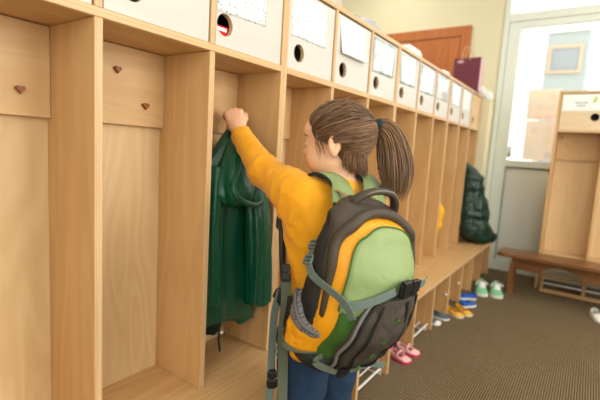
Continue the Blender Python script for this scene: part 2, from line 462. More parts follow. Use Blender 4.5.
# ------------------------------------------------------------------ locker units
def heart_bm(cx, cz, y, r=.0106, t=.012):
    pts = []
    for i in range(28):
        a = 2*PI*i/28
        pts.append((16*math.sin(a)**3/16*r, (13*math.cos(a)-5*math.cos(2*a)-2*math.cos(3*a)-math.cos(4*a))/16*r))
    bm = B()
    rings = []
    for yy, s in ((y, .92), (y-t*.75, 1.0), (y-t, .86)):
        rings.append([(cx+px*s, yy, cz+pz*s) for px, pz in pts])
    loft(bm, rings); return bm

def locker_unit(k0, nb, label, flip=None, hearts=True, last=False):
    t = empty('locker_unit', (k0*W, .1, HB), label, 'lockers', 'birch locker units in the row')
    k1 = k0+nb
    def pan(name, x0, x1):
        bm = B(); box(bm, x0, x1, 0, DEP+.012, HB+.0005, HT-.0005 if name == 'side_panel' else HS-.0005, .0012, 1, 0)
        for f in bm.faces:
            if f.normal.y < -.9 or (f.calc_center_median().y < .0005): f.material_index = 1
        link(name, bm, [M_divider, M_edge], t)
    xl = k0*W+(.010 if k0 > -1 else 0); pan('side_panel', xl, xl+.0165)
    if last: xr0, xr1 = k1*W, k1*W+T
    else: xr0, xr1 = k1*W-.007, k1*W+.0095
    pan('side_panel', xr0, xr1)
    for k in range(k0+1, k1): pan('divider', k*W, k*W+T)
    il, ir = xl+.0165, xr0
    bm = B(); box(bm, il, ir, 0, DEP+.012, HS, HS+.021, .0015)
    for f in bm.faces:
        if f.calc_center_median().y < .001: f.material_index = 1
    link('shelf', bm, [M_birch_x, M_edge_x], t)
    for k in range(k0+1, k1):
        bm = B(); box(bm, k*W+.001, k*W+T-.001, 0.001, DEP+.012, HS+.0215, HT-.0005)
        for f in bm.faces:
            if f.calc_center_median().y < .002: f.material_index = 1
        link('box_divider', bm, [M_divider, M_edge], t)
    bm = B(); box(bm, xl, xr1, 0, DEP+.012, HT, HT+.019, .0015)
    for f in bm.faces:
        if f.calc_center_median().y < .001: f.material_index = 1
    link('top_board', bm, [M_birch_x, M_edge_x], t)
    bm = B(); box(bm, xl, xr1, DEP+.0125, DEP+.022, HB+.0005, HT+.018); link('back_panel', bm, M_panel, t)
    for k in range(k0, k1):
        a = (k*W+T if k > k0 else il)+.001; b_ = (k+1)*W-.001 if k < k1-1 else ir-.001
        bm = B(); box(bm, a, b_, DEP-.008, DEP+.0122, 1.089, HS-.002, .0012); hp = link('hook_panel', bm, M_hookpanel, t)
        for dx, z in ((.08, 1.149), (.172, 1.238), (.261, 1.149)):
            link('heart_hook', heart_bm(k*W+dx, z, DEP-.008), M_heart, hp)
    return t

locker_unit(-1, 3, 'nearest birch locker unit, its compartments open at the left of the photo')
locker_unit(2, 3, 'birch locker unit behind the child and her backpack')
locker_unit(5, 3, 'third birch locker unit along the row, right of the ponytail')
locker_unit(8, 3, 'last birch locker unit of the row, with a dark jacket in its end compartment', last=True)

# long bench under the lockers
t = empty('locker_bench', (1.6, 0, 0), 'long birch bench running under the whole row of lockers', 'bench')
bm = B(); box(bm, -.36, 11*W+T+.012, -PRO, DEP+.03, HB-.022, HB, .002, 2)
for f in bm.faces:
    if f.calc_center_median().y < -PRO+.002: f.material_index = 1
link('seat', bm, [M_seat, M_edge_x], t)
M_leg = wood('birch_leg_panel', srgb(214, 170, 114), srgb(192, 142, 88), 2)
for k in range(-1, 12):
    bm = B(); box(bm, k*W, k*W+T, -PRO+.006, DEP+.02, 0.0, HB-.0225, .0012)
    for f in bm.faces:
        if f.calc_center_median().y < -PRO+.008: f.material_index = 1
    lp = link('leg_panel', bm, [M_leg, M_edge], t)
    if k in (4, 7, 8):
        x, y, z = k*W, (-.165 if k == 4 else -.2), (.045 if k == 4 else .14)
        bm = B(); ball(bm, (x-.006, y, z), (.009, .0095, .0095)); ko = link('knob', bm, M_knob, lp, True)
# wire shoe racks between the leg panels
rack_lab = {3: 'white wire shoe rack under the bench right beside the child in jeans', 5: 'white wire shoe rack just beyond the pink shoes'}
for k in (3, 5):
    r = empty('shoe_rack', (k*W+.17, -.05, .0), rack_lab[k], 'shoe rack', 'wire shoe racks under the bench')
    x0, x1 = k*W+T+.001, (k+1)*W-.001
    for j in range(6):
        y = -.19+.045*j
        bm = B(); tube(bm, [(x0, y, .034), (x1, y, .034)], .0052 if j == 0 else .0034, 8); link('rod', bm, M_white_metal, r)
    for x in (x0+.02, x1-.02):
        bm = B(); tube(bm, [(x, -.19, .0035), (x, .04, .0035)], .0034, 6)
        for y in (-.19, .035): tube(bm, [(x, y, .002), (x, y, .034)], .0034, 6)
        link('rack_foot', bm, M_white_metal, r)

# ------------------------------------------------------------------ storage boxes
def holed_plate(bm, x0, x1, z0, z1, y0, y1, cx, cz, r, n=40):
    def outer(a):
        c, s = math.cos(a), math.sin(a)
        tx = ((x1-cx)/c if c > 1e-9 else (x0-cx)/c if c < -1e-9 else 1e9); tz = ((z1-cz)/s if s > 1e-9 else (z0-cz)/s if s < -1e-9 else 1e9)
        k = min(tx, tz); return cx+c*k, cz+s*k
    A = [2*PI*i/n for i in range(n)]
    for px, pz in ((x0, z0), (x1, z0), (x1, z1), (x0, z1)): A.append(math.atan2(pz-cz, px-cx) % (2*PI))
    A = sorted(set(round(a, 6) for a in A)); m = len(A)
    L = []
    for y in (y0, y1):
        L.append(([bm.verts.new((cx+r*math.cos(a), y, cz+r*math.sin(a))) for a in A], [bm.verts.new((outer(a)[0], y, outer(a)[1])) for a in A]))
    for i in range(m):
        j = (i+1) % m
        for (ci, co) in L: bm.faces.new((ci[i], ci[j], co[j], co[i]))
        bm.faces.new((L[0][0][i], L[0][0][j], L[1][0][j], L[1][0][i])).material_index = 1
        bm.faces.new((L[0][1][i], L[0][1][j], L[1][1][j], L[1][1][i]))

def label_paper(name, dotcols, seed, rows=7):
    """white sheet printed with rows of small coloured motifs"""
    m, nt, b = newmat(name)
    tc = nd(nt, 'ShaderNodeTexCoord')
    mp = nd(nt, 'ShaderNodeMapping'); mp.inputs['Location'].default_value = (seed*1.7, seed, seed*.3); mp.inputs['Scale'].default_value = (62, 1, 58)
    nt.links.new(tc.outputs['Object'], mp.inputs[0])
    sx = nd(nt, 'ShaderNodeSeparateXYZ'); nt.links.new(mp.outputs[0], sx.inputs[0]); cx = nd(nt, 'ShaderNodeCombineXYZ')
    nt.links.new(sx.outputs['X'], cx.inputs[0]); nt.links.new(sx.outputs['Z'], cx.inputs[1])
    v = nd(nt, 'ShaderNodeTexVoronoi', Scale=1.0, Randomness=.7); v.voronoi_dimensions = '2D'; nt.links.new(cx.outputs[0], v.inputs['Vector'])
    n = nd(nt, 'ShaderNodeTexNoise', Scale=3.0, Detail=3.0); nt.links.new(cx.outputs[0], n.inputs['Vector'])
    a = nd(nt, 'ShaderNodeMath', operation='MULTIPLY_ADD'); nt.links.new(n.outputs['Fac'], a.inputs[0]); a.inputs[1].default_value = .5; nt.links.new(v.outputs['Distance'], a.inputs[2])
    lt = nd(nt, 'ShaderNodeMapRange'); nt.links.new(a.outputs[0], lt.inputs[0]); lt.inputs[1].default_value = .40; lt.inputs[2].default_value = .52; lt.inputs[3].default_value = .75; lt.inputs[4].default_value = 0
    cr = nd(nt, 'ShaderNodeValToRGB'); cr.color_ramp.interpolation = 'CONSTANT'
    sp = nd(nt, 'ShaderNodeSeparateColor'); nt.links.new(v.outputs['Color'], sp.inputs[0]); nt.links.new(sp.outputs[0], cr.inputs[0])
    els = cr.color_ramp.elements
    while len(els) < len(dotcols): els.new(len(els)/len(dotcols))
    for i, c in enumerate(dotcols): els[i].position = i/len(dotcols); els[i].color = c
    nt.links.new(mixcol(nt, lt.outputs[0], srgb(232, 236, 236), cr.outputs[0]), b.inputs['Base Color'])
    b.inputs['Roughness'].default_value = .5
    return m
DOTS = [srgb(150, 160, 160), srgb(205, 215, 215), srgb(120, 135, 150), srgb(190, 170, 150), srgb(225, 228, 228), srgb(110, 130, 110)]
M_lab_dots = label_paper('dotted_sheet', DOTS, 2)
M_lab_faint = label_paper('faint_sheet', [srgb(205, 214, 216), srgb(222, 226, 226), srgb(190, 205, 210), srgb(230, 232, 232)], 5)
M_lab_grey = label_paper('grey_print_sheet', [srgb(150, 165, 160), srgb(205, 210, 205), srgb(120, 140, 120), srgb(180, 185, 190)], 9)
def sleeve_mat():
    m, nt, b = newmat('plastic_sleeve_sheet')
    tc = nd(nt, 'ShaderNodeTexCoord'); mp = nd(nt, 'ShaderNodeMapping'); mp.inputs['Scale'].default_value = (9, 1, 4); nt.links.new(tc.outputs['Object'], mp.inputs[0])
    n = nd(nt, 'ShaderNodeTexNoise', Scale=1.0, Detail=3.0, Distortion=1.5); nt.links.new(mp.outputs[0], n.inputs['Vector'])
    cr = nd(nt, 'ShaderNodeValToRGB'); nt.links.new(n.outputs['Fac'], cr.inputs[0])
    e = cr.color_ramp.elements; e[0].position = .3; e[0].color = srgb(96, 116, 118); e[1].position = .62; e[1].color = srgb(218, 224, 222); e.new(.45).color = srgb(160, 174, 174)  # glare and dark creases of the film painted into the colour
    nt.links.new(cr.outputs[0], b.inputs['Base Color'])
    b.inputs['Roughness'].default_value = .22; b.inputs['Specular IOR Level'].default_value = .8; b.inputs['Coat Weight'].default_value = .8; b.inputs['Coat Roughness'].default_value = .12
    bp = nd(nt, 'ShaderNodeBump', Strength=.5, Distance=.01); nt.links.new(n.outputs['Fac'], bp.inputs['Height']); nt.links.new(bp.outputs[0], b.inputs['Normal'])
    return m
M_sleeve = sleeve_mat()

def sheet(name, mat, quad, y, parent, curl=0.0, crinkle=0.0, seed=0):
    """paper sheet: quad = four (x, z) corners, slightly curled"""
    bm = B(); n = 12; g = []
    a, b_, c, d_ = [Vector((p[0], 0, p[1])) for p in quad]   # bottom-left, bottom-right, top-right, top-left
    for j in range(n+1):
        row = []
        for i in range(n+1):
            s, q = i/n, j/n
            p = (a*(1-s)+b_*s)*(1-q)+(d_*(1-s)+c*s)*q
            dy = curl*((1-q)**2)*(.6+.4*s) + crinkle*abs(mnoise.noise(Vector((p.x*17+seed, seed, p.z*9))))
            row.append(bm.verts.new((p.x, y-.001-dy, p.z)))
        g.append(row)
    for j in range(n):
        for i in range(n): bm.faces.new((g[j][i], g[j][i+1], g[j+1][i+1], g[j+1][i]))
    r = bmesh.ops.extrude_face_region(bm, geom=bm.faces[:])
    for v in [x for x in r['geom'] if isinstance(x, bmesh.types.BMVert)]: v.co.y += .0008
    o = link(name, bm, mat, parent, True); return o

YB = .005
box_lab = {
 -1: 'pale wooden storage box at the top left edge of the photo, hole out of frame',
 0: 'pale wooden storage box without a sheet, above the compartment with two heart hooks',
 1: 'pale wooden storage box with a red toy showing in its hole, above the green raincoat',
 2: 'pale wooden storage box with a dotted sheet, right of the one holding the red toy',
 3: 'pale wooden storage box whose loose white sheet hangs askew, above the ponytail',
 4: 'pale wooden storage box with pink showing through its hole',
 5: 'pale wooden storage box just right of the one with pink in its hole',
 6: 'pale wooden storage box second to the right of the one with pink in its hole',
 7: 'pale wooden storage box third to the right of the one with pink in its hole',
 8: 'pale wooden storage box with a glaring white sheet, below the maroon gift bag',
 9: 'second to last storage box of the row, with a small grey printed label',
 10: 'last storage box of the row, bare birch with no sheet'}
def storage_box(k, mfront):
    t = empty('storage_box', (k*W+.17, .1, HS+.022), box_lab[k], 'storage box', 'wooden storage boxes above the lockers')
    a, b_ = k*W+T+.0035, (k+1)*W-.0035
    if k in (2, 5, 8): a += .007
    if k in (1, 4, 7): b_ -= .007
    z0, z1 = HS+.0225, HT-.008
    cx = k*W+(.092 if k == 0 else .098 if k == 10 else .088); cz = 1.39 if k else 1.395
    if k == 1: cx = k*W+.058
    if k == 1: cx = .379
    if k == 2: cx = .757
    if k in (1,): cx = max(cx, a+.034)
    bm = B(); holed_plate(bm, a, b_, z0, z1, YB, YB+.014, cx, cz, .031)
    link('front', bm, [mfront, M_boxin], t)
    bm = B(); y1 = DEP-.01
    box(bm, a, a+.009, YB+.0142, y1, z0, z1-.03); box(bm, b_-.009, b_, YB+.0142, y1, z0, z1-.03); box(bm, a+.009, b_-.009, y1-.009, y1, z0, z1-.03); box(bm, a+.009, b_-.009, YB+.0142, y1-.009, z0, z0+.007)
    link('box_body', bm, M_boxin, t)
    return t, a, b_, z0, z1
for k in range(-1, 11):
    t, a, b_, z0, z1 = storage_box(k, M_birch_x if k == 10 else M_boxfront)
    if k == 1: sheet('label_sheet', M_lab_dots, [(a+.004, 1.421), (.568, 1.431), (.566, 1.592), (a+.004, 1.592)], YB, t)
    if k == 2: sheet('label_sheet', M_lab_dots, [(.706, 1.441), (.933, 1.444), (.931, 1.590), (.708, 1.592)], YB, t, seed=2)
    if k == 3: sheet('label_sheet', M_lab_faint, [(1.045, 1.452), (1.262, 1.450), (1.271, 1.600), (1.034, 1.594)], YB, t, curl=.02)
    if 4 <= k <= 8:
        x0 = k*W+.024+(.012 if k in (5, 8) else 0); x1 = (k+1)*W-.045+.01*(k == 6)
        sheet('label_sheet', M_sleeve, [(x0+.012, 1.437), (x1-.004, 1.441), (x1, 1.597), (x0, 1.592)], YB, t, crinkle=.006, seed=k*3.3)
    if k == 9: sheet('label_sheet', M_lab_grey, [(9*W+.05, 1.44), (9*W+.27, 1.44), (9*W+.27, 1.59), (9*W+.05, 1.59)], YB, t)

# things inside the boxes that show through the holes
zb = HS+.0225+.0075
def bundle(name, c, r, mat, label, cat, seed, zmin=None):
    f = Field((c[0]-.12, c[1]-.08, c[2]-.1), (c[0]+.12, c[1]+.08, c[2]+.1), .005); q = random.Random(seed)
    for i in range(5): f.ell((c[0]+q.uniform(-.3, .3)*r[0], c[1]+q.uniform(-.2, .2)*r[1], c[2]+q.uniform(-.3, .3)*r[2]), (r[0]*.75, r[1]*.8, r[2]*.7), k=.012)
    f.cut((c[0], c[1], zb+.0005 if zmin is None else zmin), (0, 0, -1))
    o = sdf_obj(name, f, mat, disp=lambda p, n: .004*mnoise.noise(p*55), zmin=zb+.0005 if zmin is None else zmin); return tag(o, label, cat)
M_red = plain('red_plastic', srgb(206, 24, 36), rough=.25, coat=.5)
bm = B(); box(bm, .364, .475, .021, .072, zb+.0005, 1.395, .010, 3); o = link('toy_truck', bm, M_red, None, True)
bm = B(); box(bm, .372, .41, .0198, .0212, 1.376, 1.386, .0005); st = link('stripe', bm, M_paper, o)
tag(o, 'bright red toy inside the box, seen through the round hole', 'toy')
bm = B(); box(bm, .365, .50, .082, .16, zb+.0005, 1.41, .012, 3); tag(link('folded_cloth', bm, plain('grey_cloth', srgb(170, 172, 178)), None, True), 'light grey folded cloth behind the red toy in the box', 'cloth')
bundle('blue_cap', (.44, .115, 1.425), (.07, .045, .03), plain('navy_cloth', srgb(28, 44, 70)), 'dark blue cloth lying on top of the grey cloth in the box', 'cloth', 2, 1.4105)
bundle('pink_cloth', (1.405, .07, 1.375), (.038, .032, .042), plain('pink_cloth', srgb(214, 40, 110), sheen=.3), 'hot pink cloth inside the box, seen through its round hole', 'cloth', 3)
bundle('dark_hat', (.775, .085, 1.375), (.045, .04, .045), plain('dark_green_cloth', srgb(40, 56, 52)), 'dark cloth inside the box with the dotted sheet, seen through its hole', 'cloth', 4)

# ------------------------------------------------------------------ things on top of the lockers
ZTOP = HT+.019
f = Field((1.15, -.02, ZTOP-.03), (1.75, .26, ZTOP+.12), .006)
for c, r in (((1.33, .10, ZTOP+.012), (.09, .07, .045)), ((1.44, .11, ZTOP+.02), (.10, .07, .056)), ((1.52, .10, ZTOP+.01), (.06, .06, .035))): f.ell(c, r, k=.02)
f.cut((1.4, .1, ZTOP+.0005), (0, 0, -1))
o = sdf_obj('plastic_bag', f, plain('grey_film', srgb(168, 174, 178), rough=.25, spec=.6, var=.3, vscale=25), disp=lambda p, n: .007*mnoise.noise(p*32)+.004*mnoise.noise(p*70), zmin=ZTOP+.0008)
tag(o, 'crumpled grey plastic bag on top of the lockers above the askew sheet', 'plastic bag')
bm = B(); box(bm, 1.90, 2.13, .05, .14, ZTOP+.0005, ZTOP+.05, .004, 2); box(bm, 1.92, 2.12, .055, .135, ZTOP+.0501, ZTOP+.066, .004, 2)
tag(link('paper_stack', bm, M_paper), 'stack of white paper on top of the lockers in front of the brown door', 'paper')
f = Field((2.55, 0, ZTOP-.02), (2.85, .2, ZTOP+.1), .006); f.ell((2.68, .08, ZTOP+.018), (.07, .05, .035), k=.01); f.ell((2.74, .09, ZTOP+.03), (.035, .03, .02), k=.01); f.cut((2.7, .1, ZTOP+.0005), (0, 0, -1))
tag(sdf_obj('crumpled_paper', f, M_paper, disp=lambda p, n: .006*mnoise.noise(p*45), zmin=ZTOP+.0008), 'small crumpled white paper on the lockers left of the gift bag', 'paper')
# maroon gift bag
M_maroon = plain('maroon_paper', srgb(104, 42, 58), rough=.45, var=.15, vscale=60)
M_bagside = plain('pink_foil', srgb(196, 150, 156), rough=.3, var=.25, vscale=70)
g = empty('gift_bag', (3.42, .12, ZTOP), 'maroon paper gift bag with handle on the far end of the lockers', 'gift bag')
bx0, bx1, by0, by1, bz = 3.37, 3.47, -.018, .205, ZTOP+.285
bm = B()
for q in (((bx0, by0), (bx0, by1)), ((bx1, by0), (bx1, by1))):
    (xa_, ya), (xb_, yb_) = q
    box(bm, xa_-.0015, xa_+.0015, ya, yb_, ZTOP+.0005, bz)
box(bm, bx0, bx1, by0+.001, by1-.001, ZTOP+.001, ZTOP+.004); box(bm, bx0, bx1, by1-.003, by1, ZTOP+.0005, bz)
link('bag_body', bm, M_maroon, g)
bm = B(); xm = (bx0+bx1)/2
loft(bm, [[(bx0+.002, by0, z), (xm, by0+.012, z), (bx1-.002, by0, z), (xm, by0+.0135, z)] for z in (ZTOP+.001, bz-.001)]); link('side_gusset', bm, M_bagside, g)
for x in (bx0, bx1):
    bm = B(); tube(bm, smoothpath([(x, .07, bz-.02), (x, .075, bz+.06), (x, .105, bz+.10), (x, .135, bz+.06), (x, .14, bz-.02)], 20), .0032, 6); link('handle', bm, plain('cord_beige', srgb(206, 176, 140)), g)
bm = B(); ball(bm, (bx0-.0025, .15, bz-.03), (.003, .03, .014)); link('tag', bm, M_bagside, g)
# white carrier bag on the wall casing
f = Field((3.6, -.16, 1.58), (3.92, .12, 1.80), .006)
f.ell((3.77, -.01, 1.645), (.085, .055, .05), k=.02); f.ell((3.75, .03, 1.68), (.05, .04, .05), k=.02); f.ell((3.79, -.025, 1.625), (.07, .045, .03), k=.02)
f.cut((3.7, 0, 1.6008), (0, 0, -1)); f.cut((3.862, 0, 1.65), (1, 0, 0))
tag(sdf_obj('white_bag', f, plain('white_film', srgb(226, 230, 226), rough=.35, var=.05), disp=lambda p, n: .006*mnoise.noise(p*30), zmin=1.6005), 'crumpled white carrier bag right of the maroon gift bag', 'plastic bag')

# ------------------------------------------------------------------ second locker by the window, facing the room
RX, RYa, RYb = 3.47, -.618, -.945
t = empty('locker_unit', (RX+.1, -.9, 0), 'separate birch locker in front of the window behind the brown bench', 'lockers')
for y, nm in ((RYa, 'side_panel'), (RYb, 'divider'), (RYb-.327, 'side_panel')):
    bm = B(); box(bm, RX, RX+.215, y-.018, y, 0, HT, .001); link(nm, bm, [M_divider], t)
bm = B(); box(bm, RX, RX+.215, RYb-.345, RYa, HT+.0005, HT+.02, .001); link('top_board', bm, M_birch_y, t)
for y0, y1 in ((RYb+.0005, RYa-.0185), (RYb-.3265, RYb-.0185)):
    bm = B(); box(bm, RX, RX+.215, y0, y1, HS, HS+.02, .001); link('shelf', bm, M_birch_y, t)
    bm = B(); box(bm, RX, RX+.215, y0, y1, .285, .305, .001); link('seat', bm, M_birch_y, t)
    bm = B(); box(bm, RX+.19, RX+.2, y0+.0005, y1-.0005, 1.089, HS-.001); hp = link('hook_panel', bm, M_hookpanel, t)
    bm = B()
    tube(bm, [(RX+.19, y1-.03, 1.27), (RX+.16, y1-.03, 1.268), (RX+.152, y1-.03, 1.28)], .005, 6); ho = link('hook', bm, M_heart, hp)
bm = B(); box(bm, RX+.2155, RX+.225, RYb-.345, RYa, .285, HT+.0195); link('back_panel', bm, wood('birch_back_panel_b', srgb(230, 200, 154), srgb(212, 176, 128), 2, rings=5, contrast=.6), t)
# its storage box, hole on the right
t = empty('storage_box', (RX+.05, (RYa+RYb)/2, HS+.02), 'storage box with a white name sheet on the separate locker by the window', 'storage box')
y0, y1, z0, z1 = RYb+.004, RYa-.022, HS+.0205, HT-.006
bm = B(); holed_plate(bm, -y1, -y0, z0, z1, RX+.004, RX+.018, .872, 1.425, .03)
xform(bm, Matrix(((0, 1, 0, 0), (-1, 0, 0, 0), (0, 0, 1, 0), (0, 0, 0, 1)))); link('front', bm, [wood('pale_birch_b', srgb(226, 206, 172), srgb(212, 186, 146), 1, contrast=.6), M_boxin], t)
bm = B(); xa_ = RX+.0182
box(bm, xa_, RX+.19, y0, y0+.009, z0, z1-.03); box(bm, xa_, RX+.19, y1-.009, y1, z0, z1-.03); box(bm, RX+.181, RX+.19, y0+.009, y1-.009, z0, z1-.03); box(bm, xa_, RX+.181, y0+.009, y1-.009, z0, z0+.007); link('box_body', bm, M_black, t)
bm = B(); box(bm, RX+.0025, RX+.0038, -.90, -.648, 1.475, 1.598)
ls = link('label_sheet', bm, M_paper, t)
bm = B(); q = random.Random(5)
for z, ya, yb_ in ((1.536, -.735, -.815), (1.514, -.742, -.797)):
    y = ya
    while y > yb_:
        wv = q.uniform(.004, .009); box(bm, RX+.0018, RX+.0026, y-wv, y, z-q.uniform(.003, .005), z+q.uniform(.003, .005)); y -= wv+.0025
lt = link('lettering', bm, plain('print_grey', srgb(96, 104, 104)), ls)
bm = B(); ball(bm, (RX+.0022, -.862, 1.562), (.0006, .012, .022)); ball(bm, (RX+.0022, -.853, 1.548), (.0006, .009, .014)); lf = link('leaf_picture', bm, plain('leaf_print', srgb(196, 208, 110)), ls, True)
# low shoe rack under it
t = empty('shoe_rack', (3.42, -.9, 0), 'low wooden shoe rack with white rod under the separate locker', 'shoe rack')
M_rackwood = wood('rack_wood', srgb(196, 160, 112), srgb(170, 130, 84), 1)
bm = B(); box(bm, 3.41, 3.43, -1.5, -.66, 0.0, .028, .002); link('bottom_rail', bm, M_rackwood, t)
for y in (-.66, -.95):
    bm = B(); box(bm, 3.41, 3.43, y-.022, y, .0285, .13, .002); link('post', bm, M_rackwood, t)
bm = B(); box(bm, 3.41, 3.43, -1.5, -.66, .1305, .15, .002); link('top_rail', bm, M_rackwood, t)
bm = B(); tube(bm, [(3.42, -.683, .075), (3.42, -.949, .075)], .006, 8); tube(bm, [(3.42, -.973, .075), (3.42, -1.5, .075)], .006, 8); link('rod', bm, M_white_metal, t)

# brown wooden bench in front
t = empty('wooden_bench', (3.25, -1.0, 0), 'low dark brown wooden bench in front of the white window panel', 'bench')
bm = B()
sx0, sx1, sy0, sy1, sz = 3.10, 3.375, -1.75, -.355, .325
pts = [(sx0+.03, sy1), (sx0, sy1-.05), (sx0, sy0), (sx1, sy0), (sx1, sy1-.05), (sx1-.03, sy1)]
vb = [bm.verts.new((x, y, sz-.028)) for x, y in pts]; vt = [bm.verts.new((x, y, sz)) for x, y in pts]
bm.faces.new(vt); bm.faces.new(list(reversed(vb)))
for i in range(6): bm.faces.new((vb[i], vb[(i+1) % 6], vt[(i+1) % 6], vt[i]))
bmesh.ops.bevel(bm, geom=bm.edges[:], offset=.006, segments=2, affect='EDGES'); link('seat', bm, M_benchbrown, t)
ap = []
ya, yb_ = -.50, -1.6
N = 60
for j in range(N+1):
    y = ya+(yb_-ya)*j/N; zz = .205
    for c_, wd in ((-.80, .145), (-1.32, .145)):
        if abs(y-c_) < wd: zz = .205+.062*math.cos((y-c_)/wd*PI/2)**.7
    ap.append((y, zz))
bm = B()
R = [[(3.155, y, z), (3.155, y, sz-.0285), (3.177, y, sz-.0285), (3.177, y, z)] for y, z in ap]
loft(bm, R); link('apron', bm, M_benchbrown, t)
for y in (-.475, -1.62):
    for x, sgn in ((3.166, 1), (3.315, -1)):
        bm = B(); R = []
        for j in range(15):
            q_ = j/14; z = (sz-.0285)*q_
            off = .016*math.sin(q_*PI*1.5-.4); wv = .022-.004*math.sin(q_*PI)
            R.append([(x-.012, y-wv+off*.6, z), (x+.012, y-wv+off*.6, z), (x+.012, y+wv+off*.6, z), (x-.012, y+wv+off*.6, z)])
        loft(bm, R); link('leg', bm, M_benchbrown, t)

# posters taped to the glass
def poster(y0, y1, z0, z1, mat, label):
    bm = B(); box(bm, XF+.0172, XF+.0178, y0, y1, z0, z1); return tag(link('poster', bm, mat), label, 'poster', None)
def poster_mat(name, base, seed, k):
    m, nt, b = newmat(name)
    tc = nd(nt, 'ShaderNodeTexCoord'); mp = nd(nt, 'ShaderNodeMapping'); mp.inputs['Scale'].default_value = (1, k, k); nt.links.new(tc.outputs['Object'], mp.inputs[0])
    sx = nd(nt, 'ShaderNodeSeparateXYZ'); nt.links.new(mp.outputs[0], sx.inputs[0]); cx = nd(nt, 'ShaderNodeCombineXYZ'); nt.links.new(sx.outputs['Y'], cx.inputs[0]); nt.links.new(sx.outputs['Z'], cx.inputs[1])
    v = nd(nt, 'ShaderNodeTexVoronoi', Scale=1.0, Randomness=.25); v.voronoi_dimensions = '2D'; nt.links.new(cx.outputs[0], v.inputs['Vector'])
    lt = nd(nt, 'ShaderNodeMapRange'); nt.links.new(v.outputs['Distance'], lt.inputs[0]); lt.inputs[1].default_value = .22; lt.inputs[2].default_value = .34; lt.inputs[3].default_value = .35; lt.inputs[4].default_value = 0
    ic = mixcol(nt, .35, base, v.outputs['Color'])
    col = mixcol(nt, lt.outputs[0], base, ic)
    nt.links.new(col, b.inputs['Base Color']); b.inputs['Roughness'].default_value = .7
    out = [n for n in nt.nodes if n.type == 'OUTPUT_MATERIAL'][0]
    tr = nd(nt, 'ShaderNodeBsdfTranslucent'); nt.links.new(col, tr.inputs['Color'])
    mx = nd(nt, 'ShaderNodeMixShader', Fac=.45); nt.links.new(b.outputs[0], mx.inputs[1]); nt.links.new(tr.outputs[0], mx.inputs[2]); nt.links.new(mx.outputs[0], out.inputs['Surface'])
    return m
poster(-.602, -.345, 1.44, 1.71, poster_mat('poster_pink', srgb(246, 234, 220), 1, 11), 'pale pink paper poster with rows of small icons taped to the window glass')
poster(-.615, -.352, 1.075, 1.43, poster_mat('poster_cream', srgb(246, 238, 228), 2, 9), 'cream paper poster low on the window glass beneath the pink one')
# rainbow drawing corner
t = empty('rainbow_drawing', (XF+.017, -.25, 1.1), 'small white drawing with rainbow stripes at the lower left of the window glass', 'drawing')
bm = B(); box(bm, XF+.0160, XF+.0165, -.258, -.205, 1.085, 1.19); link('sheet', bm, M_paper, t)
for i, c in enumerate((srgb(120, 200, 70), srgb(240, 220, 80), srgb(110, 130, 220), srgb(190, 110, 200))):
    bm = B(); o_ = .010*i
    loft(bm, [[(x, -.207-o_*.9, 1.1-.004*i), (x, -.217-o_*.9, 1.092), (x, -.255, 1.135+.0*i-o_*.9), (x, -.255, 1.148-o_*.9)] for x in (XF+.0152, XF+.0158)]); link('rainbow_stripe', bm, plain('stripe_%d' % i, c), t)
